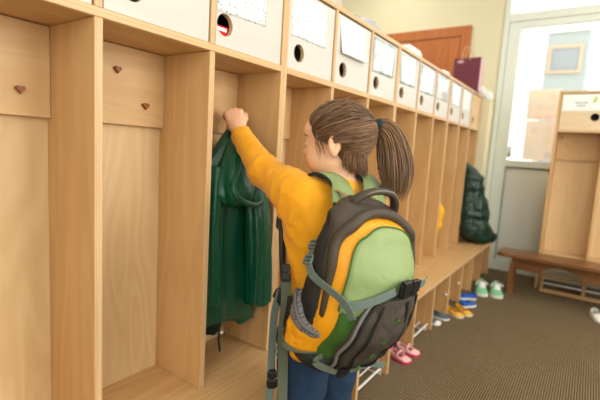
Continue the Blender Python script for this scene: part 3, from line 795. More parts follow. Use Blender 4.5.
# ------------------------------------------------------------------ shoes on the carpet
def shoe(loc, rot, L, wdt, h, m_sole, m_up, m_in, label, cat='shoe', group=None, style='slip', extra=None, roll=0.0, mtoe=None):
    """local frame: heel at y=0, toe at y=L"""
    t = empty('shoe', (0, 0, 0), label, cat, group)
    def outline(y, s=1.0):
        q = y/L
        hw = wdt/2*(.72+.30*math.sin(min(1, q*1.15)*PI*.62)-.12*math.exp(-((q-.4)/.18)**2))
        end = min(1.0, math.sqrt(max(0, 1-((q-.84)/.16)**2)) if q > .84 else (math.sqrt(max(0, 1-((.10-q)/.10)**2)) if q < .10 else 1))
        return hw*end*s, .006*math.sin(q*PI)
    ys = [L*(.002+.996*(.5-.5*math.cos(PI*i/18))) for i in range(19)]
    def ring_sole(y, z0, z1, s):
        w_, c = outline(y, s); w_ = max(w_, .003)
        return [(c-w_, y, z0), (c+w_, y, z0), (c+w_*1.03, y, (z0+z1)/2), (c+w_, y, z1), (c-w_, y, z1), (c-w_*1.03, y, (z0+z1)/2)]
    st = h*.26
    bm = B(); loft(bm, [ring_sole(y, 0.0, st, 1.02) for y in ys]); so = link('sole', bm, m_sole, t, False)
    def top(y):
        q = y/L
        hh = h*(.98 if q < .12 else .98-.16*(q-.12)/.25 if q < .37 else .82-.50*((q-.37)/.63)**1.25)
        return hh
    # upper: an arch over each station, open above the foot opening
    o0, o1 = (.10, .46) if style != 'mary' else (.10, .62)
    bm = B(); rings = []
    n = 14
    for y in ys:
        w_, c = outline(y, .96); w_ = max(w_, .002); tp = max(top(y), st+.004); rr = []
        for k in range(n+1):
            a = PI*k/n; x = -math.cos(a)*w_; z = st*.8+(tp-st*.8)*math.sin(a)**.55
            q = y/L
            if o0 < q < o1 and abs(math.cos(a)) < .74:
                rr.append(None)
            else: rr.append((c+x, y, z))
        rings.append(rr)
    V = [[bm.verts.new(p) if p else None for p in r] for r in rings]
    for i in range(len(V)-1):
        for k in range(n):
            q = (V[i][k], V[i][k+1], V[i+1][k+1], V[i+1][k])
            if all(q): bm.faces.new(q)
    for v in [v for v in bm.verts if not v.link_faces]: bm.verts.remove(v)
    bmesh.ops.recalc_face_normals(bm, faces=bm.faces)
    for f in bm.faces:
        if f.calc_center_median().y > L*.80 and mtoe: f.material_index = 1
    up = link('upper', bm, [m_up, mtoe or m_up], t, True)
    so_m = up.modifiers.new('thick', 'SOLIDIFY'); so_m.thickness = .004; so_m.offset = -1
    bm = B(); loft(bm, [[(outline(y, .86)[1]+s_*max(outline(y, .86)[0], .002), y, z) for s_, z in ((-1, st*.9), (1, st*.9), (1, st*1.25), (-1, st*1.25))] for y in ys if .06 < y/L < .8]); link('insole', bm, m_in, t)
    if extra: extra(t, L, wdt, h, top)
    t.matrix_world = Matrix.Translation(loc) @ Matrix.Rotation(rot, 4, 'Z') @ Matrix.Rotation(roll, 4, 'X')
    return t
def dirrot(dx, dy): return math.atan2(-dx, dy)

M_pink = plain('pink_canvas', srgb(232, 178, 176), rough=.7); M_hotpink = plain('hot_pink_rubber', srgb(206, 50, 96), rough=.5); M_pinkin = plain('pink_lining', srgb(190, 90, 104))
M_green_sh = plain('mint_mesh', srgb(126, 196, 148), rough=.7, var=.2, vscale=90); M_white_rub = plain('white_rubber', srgb(232, 232, 224), rough=.5, var=.03); M_grey_in = plain('grey_lining', srgb(140, 150, 148))
M_blue = plain('blue_canvas', srgb(28, 92, 186), rough=.6); M_bluein = plain('navy_lining', srgb(18, 44, 110))
M_yel_sh = plain('yellow_leather', srgb(228, 168, 30), rough=.5, var=.3, vscale=60); M_cream = plain('cream_lining', srgb(226, 212, 186)); M_slate = plain('slate_felt', srgb(78, 96, 112), rough=.8)
M_lace = plain('white_lace', srgb(236, 238, 232), rough=.7)
def mary(t, L, w, h, top):
    bm = B(); y = L*.50
    tube(bm, smoothpath([(-w*.47, y, h*.3), (-w*.40, y, h*.78), (0, y+.002, h*.98), (w*.42, y, h*.78), (w*.48, y, h*.3)], 14), .006, 6, flat=.5); link('strap', bm, M_pink, t, True)
def mary_bow(t, L, w, h, top):
    mary(t, L, w, h, top)
    M_d = plain('bow_dark', srgb(34, 20, 26)); M_p = plain('bow_pink', srgb(222, 30, 110), rough=.4)
    for x, m in ((-.014, M_d), (.016, M_p)):
        bm = B(); ball(bm, (x, L*.10, h*1.06), (.017, .009, .011)); ball(bm, (x*.6, L*.10-.004, h*.93), (.011, .006, .007)); link('bow', bm, m, t, True)
def laces(t, L, w, h, top):
    bm = B()
    rings = []
    for i in range(9):
        q = .40+.30*i/8; y = q*L; z = top(y)+.003
        rings.append([(-w*.16, y, z-.004), (w*.16, y, z-.004), (w*.17, y, z), (0, y, z+.004), (-w*.17, y, z)])
    loft(bm, rings); link('tongue', bm, M_lace, t, True)
    for i in range(5):
        y = L*(.44+.055*i); z = top(y)+.006
        bm = B(); tube(bm, smoothpath([(-w*.28, y-.004, z-.010), (-w*.1, y, z), (w*.1, y+.002, z), (w*.28, y+.006, z-.010)], 8), .0035, 6); link('lace', bm, M_lace, t, True)
    bm = B()
    tube(bm, smoothpath([(0, L*.42, top(L*.42)+.008), (-w*.3, L*.38, top(L*.4)+.014), (-w*.5, L*.44, h*.8), (-w*.2, L*.46, top(L*.45)+.008), (w*.35, L*.42, h*.95), (w*.5, L*.50, h*.62)], 22), .003, 6); link('lace', bm, M_lace, t, True)
    bm = B(); tube(bm, [(0, -.002, h*.62), (0, -.003, h*.95)], .006, 6); link('heel_tab', bm, M_lace, t)
def sandal(t, L, w, h, top):
    for i in range(3):
        bm = B(); ball(bm, ((-.3+.3*i)*w, L*(.62+.06*(i % 2)), top(L*.65)-.001), (.006, .005, .004), 8, 6); link('patch', bm, plain('brown_patch', srgb(120, 66, 20)), t, True)

GP = 'pink strap shoes'
shoe((1.525, -.145, .001), dirrot(-.25, -1), .125, .062, .048, M_hotpink, M_pink, M_pinkin, 'nearer pink strap shoe with hot pink sole on the carpet', 'shoe', 'pink strap shoes', 'mary', mary_bow)
shoe((1.603, -.150, .001), dirrot(.08, -1), .125, .062, .048, M_hotpink, M_pink, M_pinkin, 'further pink strap shoe, right of its twin against the bench leg', 'shoe', 'pink strap shoes', 'mary', mary)
shoe((3.10, -.268, .001), dirrot(-.95, -.26), .215, .088, .088, M_white_rub, M_green_sh, M_grey_in, 'mint green laced sneaker nearer the bench leg panels', 'shoe', 'mint green sneakers', 'slip', laces)
shoe((3.14, -.375, .001), dirrot(-.95, -.22), .215, .088, .088, M_white_rub, M_green_sh, M_grey_in, 'mint green laced sneaker on the right, nearer the brown bench', 'shoe', 'mint green sneakers', 'slip', laces)
shoe((2.79, -.30, .001), dirrot(-.5, .75), .14, .064, .05, M_white_rub, M_blue, M_bluein, 'blue slip-on shoe in front, close to the mint sneakers', 'shoe', 'blue slip-on shoes')
shoe((2.53, -.25, .001), dirrot(.75, -.42), .14, .064, .055, M_white_rub, M_blue, M_bluein, 'blue slip-on shoe beside the yellow shoes', 'shoe', 'blue slip-on shoes')
shoe((2.375, -.195, .001), dirrot(-.35, -.85), .135, .062, .05, M_cream, M_yel_sh, M_cream, 'left yellow shoe, beside the grey felt shoes', 'shoe', 'yellow shoes', 'mary', sandal)
shoe((2.465, -.24, .001), dirrot(-.45, -.75), .135, .062, .05, M_cream, M_yel_sh, M_cream, 'right yellow shoe, touching the blue slip-on', 'shoe', 'yellow shoes', 'mary', sandal)
shoe((2.12, -.10, .001), dirrot(-.1, -1), .14, .062, .045, M_white_rub, M_slate, M_grey_in, 'slate grey shoe with white toe tucked against the bench leg', 'shoe', 'slate grey shoes', 'slip', None, 0, M_white_rub)
shoe((2.24, -.12, .001), dirrot(-.12, -1), .14, .062, .045, M_white_rub, M_slate, M_grey_in, 'slate grey shoe next to the yellow shoes', 'shoe', 'slate grey shoes')
shoe((3.08, -1.03, .001), dirrot(-.9, -.35), .17, .075, .055, M_white_rub, M_white_rub, M_bluein, 'white and blue shoe at the right edge on the carpet by the brown bench', 'shoe', None, 'slip')

# ------------------------------------------------------------------ green raincoat held on its hook
def cloth_loft(name, sects, mat, parent=None, n=72, seed=0, folds=7, amp=.10, close_top=True, fine=.0):
    """hanging cloth: sections (centre x, y, z, half width x, half depth y, fold strength)"""
    bm = B(); rings = []
    m = 40; q = [Vector(s) for s in [x[:3] for x in sects]]
    C = smoothpath(q, m); A = smoothpath([(s[3], s[4], s[5]) for s in sects], m)
    for i in range(m+1):
        c, a = C[i], A[i]; ring = []
        for k in range(n):
            th = 2*PI*k/n
            fo = 1+a.z*amp*(math.sin(folds*th+seed+1.5*math.sin(c.z*7+seed))+.5*math.sin((folds*2+1)*th+seed*2+c.z*5))
            fo += .10*mnoise.noise(Vector((math.cos(th)*1.6+seed, math.sin(th)*1.6, c.z*9)))*a.z
            fo += fine*mnoise.noise(Vector((math.cos(th)*6+seed, math.sin(th)*6, c.z*40)))
            ring.append((c.x+math.cos(th)*a.x*fo, c.y+math.sin(th)*a.y*fo, c.z+.010*a.z*math.sin(3*th+seed)*(i/m)))
        rings.append(ring)
    loft(bm, rings)
    return link(name, bm, mat, parent, True)
M_rain = plain('green_rubberised_cloth', srgb(9, 78, 56), rough=.36, spec=.5, var=.18, vscale=14, bump=.25, bscale=60)
M_rain_d = plain('dark_lining', srgb(16, 30, 28), rough=.7)
jk = empty('raincoat', (.56, .12, .42), 'dark green hooded raincoat hanging from the heart hook the child holds', 'coat')
cloth_loft('body', [(.560, .135, 1.112, .010, .010, 0), (.552, .13, 1.06, .045, .03, .5), (.525, .12, .97, .095, .05, .8), (.515, .11, .85, .105, .055, 1), (.508, .11, .70, .112, .055, 1), (.502, .10, .56, .112, .06, 1.1), (.498, .10, .452, .114, .064, 1.2)], M_rain, jk, seed=1.3, folds=5, fine=.012)
cloth_loft('sleeve', [(.57, .06, 1.015, .022, .025, .3), (.585, .04, .93, .036, .035, .6), (.594, .02, .80, .043, .04, .8), (.598, .012, .66, .045, .04, .8), (.60, .008, .555, .045, .038, .8), (.60, .008, .505, .047, .04, .5)], M_rain, jk, seed=4.1, folds=4, fine=.014)
cloth_loft('sleeve', [(.44, .075, .98, .02, .02, .3), (.420, .06, .90, .03, .03, .6), (.415, .06, .78, .034, .033, .8), (.418, .06, .60, .036, .034, .8), (.42, .06, .53, .036, .034, .5)], M_rain, jk, seed=2.2, folds=4, fine=.014)
cloth_loft('hood', [(.56, .105, 1.10, .016, .014, .2), (.535, .075, 1.03, .052, .035, .6), (.50, .045, .95, .078, .05, .8), (.485, .03, .90, .078, .055, .8), (.49, .03, .865, .06, .045, .8), (.51, .04, .85, .03, .025, .5)], M_rain, jk, seed=.4, folds=3, amp=.14, fine=.02)
bm = B()
tube(bm, smoothpath([(.545, .07, 1.06), (.480, .015, .98), (.43, -.012, .925), (.445, -.028, .885), (.52, -.022, .862), (.58, .0, .875), (.60, .03, .93)], 40), [.006+.004*math.sin(i/40*PI) for i in range(41)], 8); link('hood_rim', bm, M_rain, jk, True)
cloth_loft('lining', [(.465, .09, .50, .05, .03, .3), (.46, .09, .44, .04, .025, .5), (.455, .09, .415, .03, .02, .5)], M_rain_d, jk, seed=3, folds=3)
cloth_loft('hem_flap', [(.592, .07, .53, .045, .03, .4), (.596, .07, .47, .047, .028, .7), (.598, .07, .425, .045, .026, .7)], M_rain, jk, seed=6, folds=3)
bm = B(); tube(bm, smoothpath([(.60, .09, .50), (.605, .085, .44), (.60, .08, .40)], 8), .003, 6); tube(bm, smoothpath([(.455, .05, .44), (.45, .045, .40), (.458, .045, .36)], 8), .0035, 6); link('drawcord', bm, M_rain_d, jk)
bm = B(); ball(bm, (.462, .045, .425), (.006, .006, .006)); link('toggle', bm, M_knob, jk, True)
bm = B(); tube(bm, smoothpath([(.56, .135, 1.105), (.575, .15, 1.13), (.591, .180, 1.152), (.60, .16, 1.14), (.57, .14, 1.108)], 20), .0025, 6); link('hanging_loop', bm, M_rain_d, jk)
# ------------------------------------------------------------------ dark padded jacket at the far end
M_puff = plain('dark_green_nylon', srgb(8, 46, 34), rough=.42, spec=.5, var=.3, vscale=12)
f = Field((3.22, -.30, .28), (3.85, .22, 1.06), .009)
f.cone((3.40, .05, 1.01), (3.44, .0, .90), .030, .070, k=.03); f.cone((3.44, .0, .90), (3.45, -.02, .86), .07, .10, k=.03); f.cone((3.44, -.02, .86), (3.47, -.06, .60), .10, .125, k=.04)
f.cone((3.47, -.06, .60), (3.48, -.10, .42), .125, .125, k=.04); f.cone((3.50, -.12, .40), (3.60, -.21, .352), .10, .055, k=.04); f.cone((3.40, .0, .80), (3.36, -.05, .45), .05, .07, k=.03); f.cone((3.36, -.08, .42), (3.46, -.17, .36), .07, .06, k=.03)
f.cut((3.5, 0, HB+.001), (0, 0, -1)); f.cut((3.5, DEP-.010, .8), (0, 1, 0))
pj_ = sdf_obj('padded_jacket', f, M_puff, disp=lambda p, n: .008*math.sin(p.z*58+2*mnoise.noise(p*7))*.6+.010*mnoise.noise(p*13)+.008*mnoise.noise(p*31), zmin=HB+.0008); tag(pj_, 'dark green padded jacket slumped on the far end of the bench', 'jacket')
f = Field((2.66, -.06, .32), (2.95, .2, .88), .006); f.cone((2.80, .10, .80), (2.80, .055, .62), .016, .045, k=.03); f.cone((2.80, .055, .62), (2.79, .06, .52), .05, .045, k=.03); f.cone((2.79, .06, .52), (2.78, .07, .40), .042, .02, k=.03)
tag(sdf_obj('yellow_cloth', f, plain('yellow_fabric', srgb(236, 176, 24), rough=.7), disp=lambda p, n: .006*mnoise.noise(p*22)), 'yellow garment hanging in a far compartment left of the dark padded jacket', 'garment')

# ------------------------------------------------------------------ the child
M_skin = plain('skin', srgb(228, 178, 142), rough=.5, spec=.35, var=.04, vscale=20)
M_skin.node_tree.nodes['Principled BSDF'].inputs['Subsurface Weight'].default_value = .12
M_skin.node_tree.nodes['Principled BSDF'].inputs['Subsurface Radius'].default_value = (.01, .004, .002)
M_sweater = plain('yellow_jersey', srgb(240, 166, 12), rough=.75, var=.05, vscale=60, sheen=.15, bump=.15, bscale=400)
def denim():
    m = plain('denim', srgb(26, 52, 80), rough=.8, var=.35, vscale=45, bump=.2, bscale=500); return m
M_denim = denim()
def hair_mat():
    m, nt, b = newmat('brown_hair'); a = nd(nt, 'ShaderNodeVertexColor', layer_name='tone'); nt.links.new(a.outputs['Color'], b.inputs['Base Color'])
    b.inputs['Roughness'].default_value = .42; b.inputs['Specular IOR Level'].default_value = .45; b.inputs['Anisotropic'].default_value = .3
    return m
M_hair = hair_mat()
A_T = math.radians(-12); Ft = Vector((math.sin(-A_T), math.cos(A_T), 0)); Lt = Vector((-math.cos(A_T), math.sin(-A_T), 0)); Zv = Vector((0, 0, 1))
NB = P(337, 180, 1.17); SCn = NB-Zv*.040
HC = P(338.5, 138, 1.18)
a_h, p_h = math.radians(9), math.radians(-6)
Fh = Vector((-math.sin(a_h)*math.cos(p_h), math.cos(a_h)*math.cos(p_h), math.sin(p_h))); Lh = Vector((-math.cos(a_h), -math.sin(a_h), 0)); Uh = Lh.cross(Fh)*-1
if Uh.z < 0: Uh = -Uh
RH = np.array([[Lh.x, Fh.x, Uh.x], [Lh.y, Fh.y, Uh.y], [Lh.z, Fh.z, Uh.z]])
def hp(l, f, u): return HC+Lh*l+Fh*f+Uh*u
LS = P(304, 199, 1.11); RS = SCn-Lt*.115+Ft*.0-Zv*.01
EL = P(264, 172, 1.26); WR = P(238, 130, 1.42)
ER = RS-Lt*.035-Ft*.02-Zv*.19; WRr = ER+Ft*.08-Zv*.15+Lt*.02
CH = Vector((.485, -.315, .835)); WA = Vector((.490, -.318, .70)); PV = Vector((.494, -.325, .575))
legs = []
for s in (1, -1):
    hpj = PV+Lt*(.062*s)-Zv*.03; kn = Vector((hpj.x+Lt.x*.008*s, hpj.y+.005, .30)); an = Vector((kn.x, kn.y-.01, .055)); legs.append((hpj, kn, an))
child = None
Fd = Field((.28, -.50, -.005), (.74, .22, 1.235), .0031)
# trunk, neck
Fd.cone(PV, WA, .088, .082, k=.03, flat=(Ft, 1.25)); Fd.cone(PV+Lt*.035, WA+Lt*.02, .078, .075, k=.03, flat=(Ft, 1.2)); Fd.cone(PV-Lt*.035, WA-Lt*.02, .078, .075, k=.03, flat=(Ft, 1.2))
Fd.cone(WA, CH, .085, .095, k=.03, flat=(Ft, 1.25)); Fd.cone(WA+Lt*.02, CH+Lt*.035, .072, .078, k=.03, flat=(Ft, 1.15)); Fd.cone(WA-Lt*.02, CH-Lt*.035, .072, .078, k=.03, flat=(Ft, 1.15))
Fd.cone(CH, SCn-Zv*.03, .09, .06, k=.03, flat=(Ft, 1.2)); Fd.cone(LS, SCn, .045, .045, k=.03); Fd.cone(RS, SCn, .045, .045, k=.03)
Fd.cone(SCn, hp(0, -.012, -.055), .046, .042, k=.025)
# limbs
for a, b_, c in legs:
    Fd.cone(a, b_, .072, .048, k=.025); Fd.cone(b_, c, .046, .030, k=.02); Fd.cone(c-Zv*.015, c+Ft*.10-Zv*.032, .028, .020, k=.015)
Fd.cone(LS, EL, .040, .030, k=.02); Fd.cone(EL, WR, .031, .0200, k=.015)
Fd.cone(RS, ER, .040, .030, k=.02); Fd.cone(ER, WRr, .031, .0225, k=.015)
# head
Fd.ell(hp(0, -.008, .014), (.071, .089, .080), RH, k=.01)
FO = .008
Fd.ell(hp(0, FO+.030, -.040), (.055, .052, .060), RH, k=.03)
Fd.ell(hp(0, FO+.050, -.082), (.024, .024, .020), RH, k=.03)
for s in (1, -1):
    Fd.ell(hp(.034*s, FO+.050, -.046), (.026, .026, .028), RH, k=.02)
    Fd.ell(hp(.045*s, FO+.018, -.070), (.018, .035, .020), RH, k=.03)
Fd.ell(hp(0, FO+.066, .026), (.048, .020, .028), RH, k=.02)
Fd.cone(hp(0, FO+.078, -.012), hp(0, FO+.094, -.036), .007, .0095, k=.012)
for s in (1, -1):
    Fd.ell(hp(.008*s, FO+.088, -.040), (.006, .006, .005), RH, k=.006)
    Fd.ell(hp(.029*s, FO+.083, -.010), (.017, .012, .010), RH, k=.008, sub=True)
    Fd.ell(hp(.029*s, FO+.068, -.010), (.014, .0135, .0115), RH, k=.004)
Fd.ell(hp(0, FO+.080, -.058), (.017, .010, .0045), RH, k=.006); Fd.ell(hp(0, FO+.079, -.067), (.014, .010, .005), RH, k=.006)
# ears: a tilted disc, hollowed, with lobe
for s in (1, -1):
    ec = hp(.072*s, -.014, -.022)
    n_ = (Lh*s*.86-Fh*.5).normalized(); v_ = (Uh-Fh*.12).normalized(); v_ = (v_-n_*v_.dot(n_)).normalized(); w_ = n_.cross(v_)
    RE = np.array([[n_.x, w_.x, v_.x], [n_.y, w_.y, v_.y], [n_.z, w_.z, v_.z]])
    ec = ec+n_*.004
    Fd.ell(ec, (.0085, .0175, .029), RE, k=.006)
    Fd.ell(ec-v_*.022+w_*0, (.007, .009, .010), RE, k=.006)
    Fd.ell(ec+n_*.0090+v_*.004+w_*.001, (.0068, .0100, .0180), RE, k=.003, sub=True)
    Fd.cone(ec+n_*.003-v_*.004+w_*(.009), ec+n_*.003-v_*.012+w_*.008, .004, .004, k=.004)
# hands
def hand(wr, fw, across, nrm, curl, th_side, r=1.0):
    """palm with four bent fingers and a thumb: fw = wrist to knuckles, nrm = back of the hand"""
    fw = fw.normalized(); across = (across-fw*across.dot(fw)).normalized(); nrm = (nrm-fw*nrm.dot(fw)-across*nrm.dot(across)).normalized()
    L = .058*r
    Fd.cone(wr, wr+fw*.02, .0185*r, .020*r, k=.01, flat=(nrm, 1.25))
    for i, o in enumerate((-.0225, -.0075, .0075, .0215)):
        b0 = wr+fw*.012+across*(o*.65*r); kn = wr+fw*((.060, .064, .062, .055)[i]*r)+across*(o*r)
        Fd.cone(b0, kn, .0125*r, .0100*r, k=.009, flat=(nrm, 1.05))
        ln = (.030, .034, .032, .025)[i]*r; p = kn; d = fw; n_ = nrm; rad = .0092*r
        for an, f_ in zip(curl, (1.0, .66, .52)):
            d, n_ = d*math.cos(an)-n_*math.sin(an), n_*math.cos(an)+d*math.sin(an)
            q_ = p+d*ln*f_; Fd.cone(p, q_, rad, rad*.90, k=.0035); p = q_; rad *= .90
    o = across*th_side
    b0 = wr+fw*.014+o*.016*r; p1 = wr+fw*.034*r+o*.030*r-nrm*.012*r; p2 = p1+fw*.018*r-nrm*.020*r+o*.002; p3 = p2-o*.014*r-nrm*.010*r+fw*.008*r
    Fd.cone(b0, p1, .0125*r, .0100*r, k=.010); Fd.cone(p1, p2, .0098*r, .0088*r, k=.005); Fd.cone(p2, p3, .0088*r, .0075*r, k=.004)
kn_t = P(231, 103, 1.44)
view_h = (P(236, 115, 1.44)-CAM).normalized()
hand(WR, kn_t-WR, RT, -view_h*.9+Zv*.25, (1.15, 1.35, .9), 1, 1.06)
hand(WRr, WRr-ER, Ft, -Lt, (.35, .45, .35), 1, .9)
body = sdf_obj('person', Fd, M_skin, None, smooth_it=1)
tag(body, 'child in yellow sweater and jeans reaching up to hang a green raincoat, wearing a backpack', 'person')

# sweater
def wr_noise(p, n):
    v = .0018*mnoise.noise(p*45)
    # folds across the raised arm and along the side of the trunk
    for a, b_, amp, fr in ((LS, EL, .0062, 135), (EL, WR, .0042, 110)):
        ba = b_-a; t_ = (p-a).dot(ba)/ba.dot(ba)
        if -.35 < t_ < 1.05:
            q_ = p-(a+ba*t_)
            if q_.length < .08:
                s_ = t_*ba.length*fr+4.5*mnoise.noise(p*14)
                v += amp*(math.sin(s_)*.5+.5)**2*(.5+.7*mnoise.noise(p*9+Vector((3, 1, 2))))
    if p.z < LS.z+.02:
        e = (p-LS); s_ = (e.dot(Zv)*.8-e.dot(Ft)*.9)*95+3*mnoise.noise(p*11)
        v += .0070*(math.sin(s_)*.5+.5)**2*(.45+.8*mnoise.noise(p*8))
    return v
Fs = Field((.22, -.50, .58), (.80, .20, 1.15), .0045)
o_ = .011
HEMZ = .635
Fs.cone(PV, WA, .090+o_, .086+o_, k=.03, flat=(Ft, 1.22)); Fs.cone(PV+Lt*.035, WA+Lt*.02, .082+o_, .080+o_, k=.03, flat=(Ft, 1.15)); Fs.cone(PV-Lt*.035, WA-Lt*.02, .082+o_, .080+o_, k=.03, flat=(Ft, 1.15))
Fs.cone(WA, CH, .088+o_, .095+o_, k=.03, flat=(Ft, 1.2)); Fs.cone(WA+Lt*.02, CH+Lt*.035, .076+o_, .078+o_, k=.03, flat=(Ft, 1.12)); Fs.cone(WA-Lt*.02, CH-Lt*.035, .076+o_, .078+o_, k=.03, flat=(Ft, 1.12))
Fs.cone(CH, SCn-Zv*.03, .09+o_, .060+o_, k=.03, flat=(Ft, 1.2)); Fs.cone(LS, SCn, .042+o_, .042+o_, k=.03); Fs.cone(RS, SCn, .042+o_, .042+o_, k=.03)
Fs.cone(SCn, SCn+Zv*.028, .054, .049, k=.015)
Fs.cone(LS, EL, .052, .045, k=.035); Fs.cone(CH+Lt*.07+Zv*.04, LS+(EL-LS)*.35, .05, .045, k=.05); Fs.cone(EL, WR+(WR-EL).normalized()*.03, .0455, .030, k=.02); Fs.cone(RS, ER, .052, .043, k=.02); Fs.cone(ER, WRr, .042, .030, k=.02)
Fs.cut(WR+(EL-WR).normalized()*.024, WR-EL, .06); Fs.cut(WRr+(ER-WRr).normalized()*.012, WRr-ER, .06)
Fs.cone(WA-Zv*.05+Ft*.030, WA+Zv*.06+Ft*.018, .080, .075, k=.03)
Fs.cut((.5, -.3, HEMZ), (0, 0, -1))
sw = sdf_obj('sweater', Fs, M_sweater, body, disp=wr_noise, smooth_it=2)
def torus(name, c, axis, R_, r_, mat, parent, flat=None, n=40):
    axis = axis.normalized(); ref = Vector((0, 0, 1)) if abs(axis.z) < .9 else Vector((1, 0, 0)); u_ = axis.cross(ref).normalized(); v_ = axis.cross(u_)
    bm = B(); tube(bm, [c+u_*math.cos(2*PI*i/n)*R_+v_*math.sin(2*PI*i/n)*R_ for i in range(n)], r_, 8, closed=True); return link(name, bm, mat, parent, True)
torus('cuff', WR+(EL-WR).normalized()*.029, WR-EL, .0290, .0055, M_sweater, body)
# jeans
Fj = Field((.30, -.50, .02), (.70, -.16, .70), .005)
Fj.cone(PV, WA-Zv*.03, .096, .092, k=.03, flat=(Ft, 1.2)); Fj.cone(PV+Lt*.035, WA+Lt*.02-Zv*.03, .087, .084, k=.03, flat=(Ft, 1.15)); Fj.cone(PV-Lt*.035, WA-Lt*.02-Zv*.03, .087, .084, k=.03, flat=(Ft, 1.15))
for a, b_, c in legs: Fj.cone(a, b_, .084, .061, k=.012); Fj.cone(b_, c+Zv*.01, .060, .050, k=.012)
Fj.cut((.5, -.3, .665), (0, 0, 1)); Fj.cut((.5, -.3, .05), (0, 0, -1))
sdf_obj('jeans', Fj, M_denim, body, disp=lambda p, n: .004*mnoise.noise(p*24)+.003*math.sin(p.z*70+4*mnoise.noise(p*9))*abs(mnoise.noise(p*6)))
# eyes, brows, lips
M_eye = plain('eye_white', srgb(235, 232, 226), rough=.2, var=.02); M_iris = plain('iris_brown', srgb(60, 38, 24), rough=.2); M_brow = plain('brow', srgb(96, 70, 50)); M_lip = plain('lip', srgb(196, 112, 100))
def on_face(l, u, h=0.0):
    f_ = .13
    while f_ > .03:
        p = hp(l, f_, u); i = np.round((np.array(p)-Fd.lo)/Fd.h).astype(int)
        if Fd.F[tuple(i)] < .0005: break
        f_ -= .0005
    return hp(l, f_+h, u)
for s in (1, -1):
    bm = B(); e_ = on_face(.029*s, -.010)-Fh*.0105; ball(bm, e_, .0118); eo = link('eye', bm, M_eye, body, True)
    bm = B(); ball(bm, e_+Fh*.0085, (.0046, .0046, .0046)); link('iris', bm, M_iris, eo, True)
    bm = B(); tube(bm, smoothpath([on_face(.014*s, .010), on_face(.030*s, .014), on_face(.045*s, .009)], 8), .0018, 6); link('eyebrow', bm, M_brow, body, True)
    bm = B(); tube(bm, smoothpath([on_face(.017*s, -.006), on_face(.030*s, -.002), on_face(.043*s, -.008)], 8), .0013, 6); link('eyelash', bm, M_iris, body, True)
bm = B(); ball(bm, on_face(0, -.058, -.003), (.013, .005, .0035)); ball(bm, on_face(0, -.0655, -.003), (.011, .005, .004)); link('lips', bm, M_lip, body, True)

# hair: a close cap plus individual locks combed back to the tie
TIE = P(374, 127, 1.20)
tl = TIE-HC; tdir = Vector((tl.dot(Lh), tl.dot(Fh), tl.dot(Uh)))
AX = Vector((.071, .089, .080)); CO = Vector((0, -.008, .014))
def scalp(dv, off):
    dv = dv.normalized(); k = 1/math.sqrt((dv.x/AX.x)**2+(dv.y/AX.y)**2+(dv.z/AX.z)**2)
    q_ = CO+dv*(k+off); return hp(q_.x, q_.y, q_.z)
q = random.Random(11)
hv, hf, hc = [], [], []
def lock(pts, r0, tone, seg=4, taper=.35):
    pts, Tn, N = frames(pts); n = len(pts); b0 = len(hv)
    for i in range(n):
        x = i/(n-1); rr = r0*(1-(1-taper)*max(0, (x-.6)/.4)) * (.55+.45*min(1, x/.1))
        bb = Tn[i].cross(N[i])
        for k in range(seg):
            a = 2*PI*k/seg; hv.append(pts[i]+N[i]*math.cos(a)*rr+bb*math.sin(a)*rr); hc.append(tone)
    for i in range(n-1):
        for k in range(seg):
            hf.append((b0+i*seg+k, b0+i*seg+(k+1) % seg, b0+(i+1)*seg+(k+1) % seg, b0+(i+1)*seg+k))
def tone():
    x = q.random(); y = q.uniform(.8, 1.15)
    base = (108, 78, 54) if x < .40 else (126, 94, 66) if x < .76 else (150, 116, 82) if x < .92 else (88, 62, 44)
    c = srgb(*base); return (c[0]*y, c[1]*y, c[2]*y, 1)
tcd = (tdir-CO).normalized()
def hairline(t_):
    """direction on the head along the hairline, t in -1..1: nape - ear - temple - forehead - other side"""
    s = 1 if t_ > 0 else -1; x = abs(t_)
    pts = [(0, .88, .50), (.42, .78, .40), (.74, .50, .08), (.86, .23, -.25), (.88, .06, -.05), (.88, -.22, .02), (.80, -.42, -.55), (.55, -.50, -1.10), (0, -.60, -1.25)]
    m = (len(pts)-1)*x; i = min(int(m), len(pts)-2); fr = m-i
    p = Vector(pts[i])*(1-fr)+Vector(pts[i+1])*fr
    return Vector((p.x*AX.x*s, p.y*AX.y, p.z*AX.z))
for i in range(3200):
    t_ = q.uniform(-1, 1)
    if q.random() < .25: t_ = abs(t_)
    d0 = hairline(t_).normalized()
    x0 = 0 if q.random() < .55 else q.uniform(0, .7)
    jit = Vector((q.gauss(0, .05), q.gauss(0, .05), q.gauss(0, .05)))
    pts = []; off = q.uniform(.005, .0125); ph = q.uniform(0, 6); am = q.uniform(.0, .0022)
    n = 12
    for j in range(n+1):
        x = x0+(1-x0)*j/n
        dv = (d0*(1-x)+tcd*x).normalized()+jit*math.sin(PI*x)*1.2
        # hair bows over the crown rather than cutting straight through
        p = scalp(dv, off*(.4+.6*min(1, x*4))+am*math.sin(ph+x*9))
        if x > .78:
            w_ = ((x-.78)/.22)**1.6; p = p*(1-w_)+(TIE+Vector((q.gauss(0, .003), q.gauss(0, .003), q.gauss(0, .003))))*w_
        pts.append(p)
    lock(pts, q.uniform(.0007, .0014), tone(), 3)
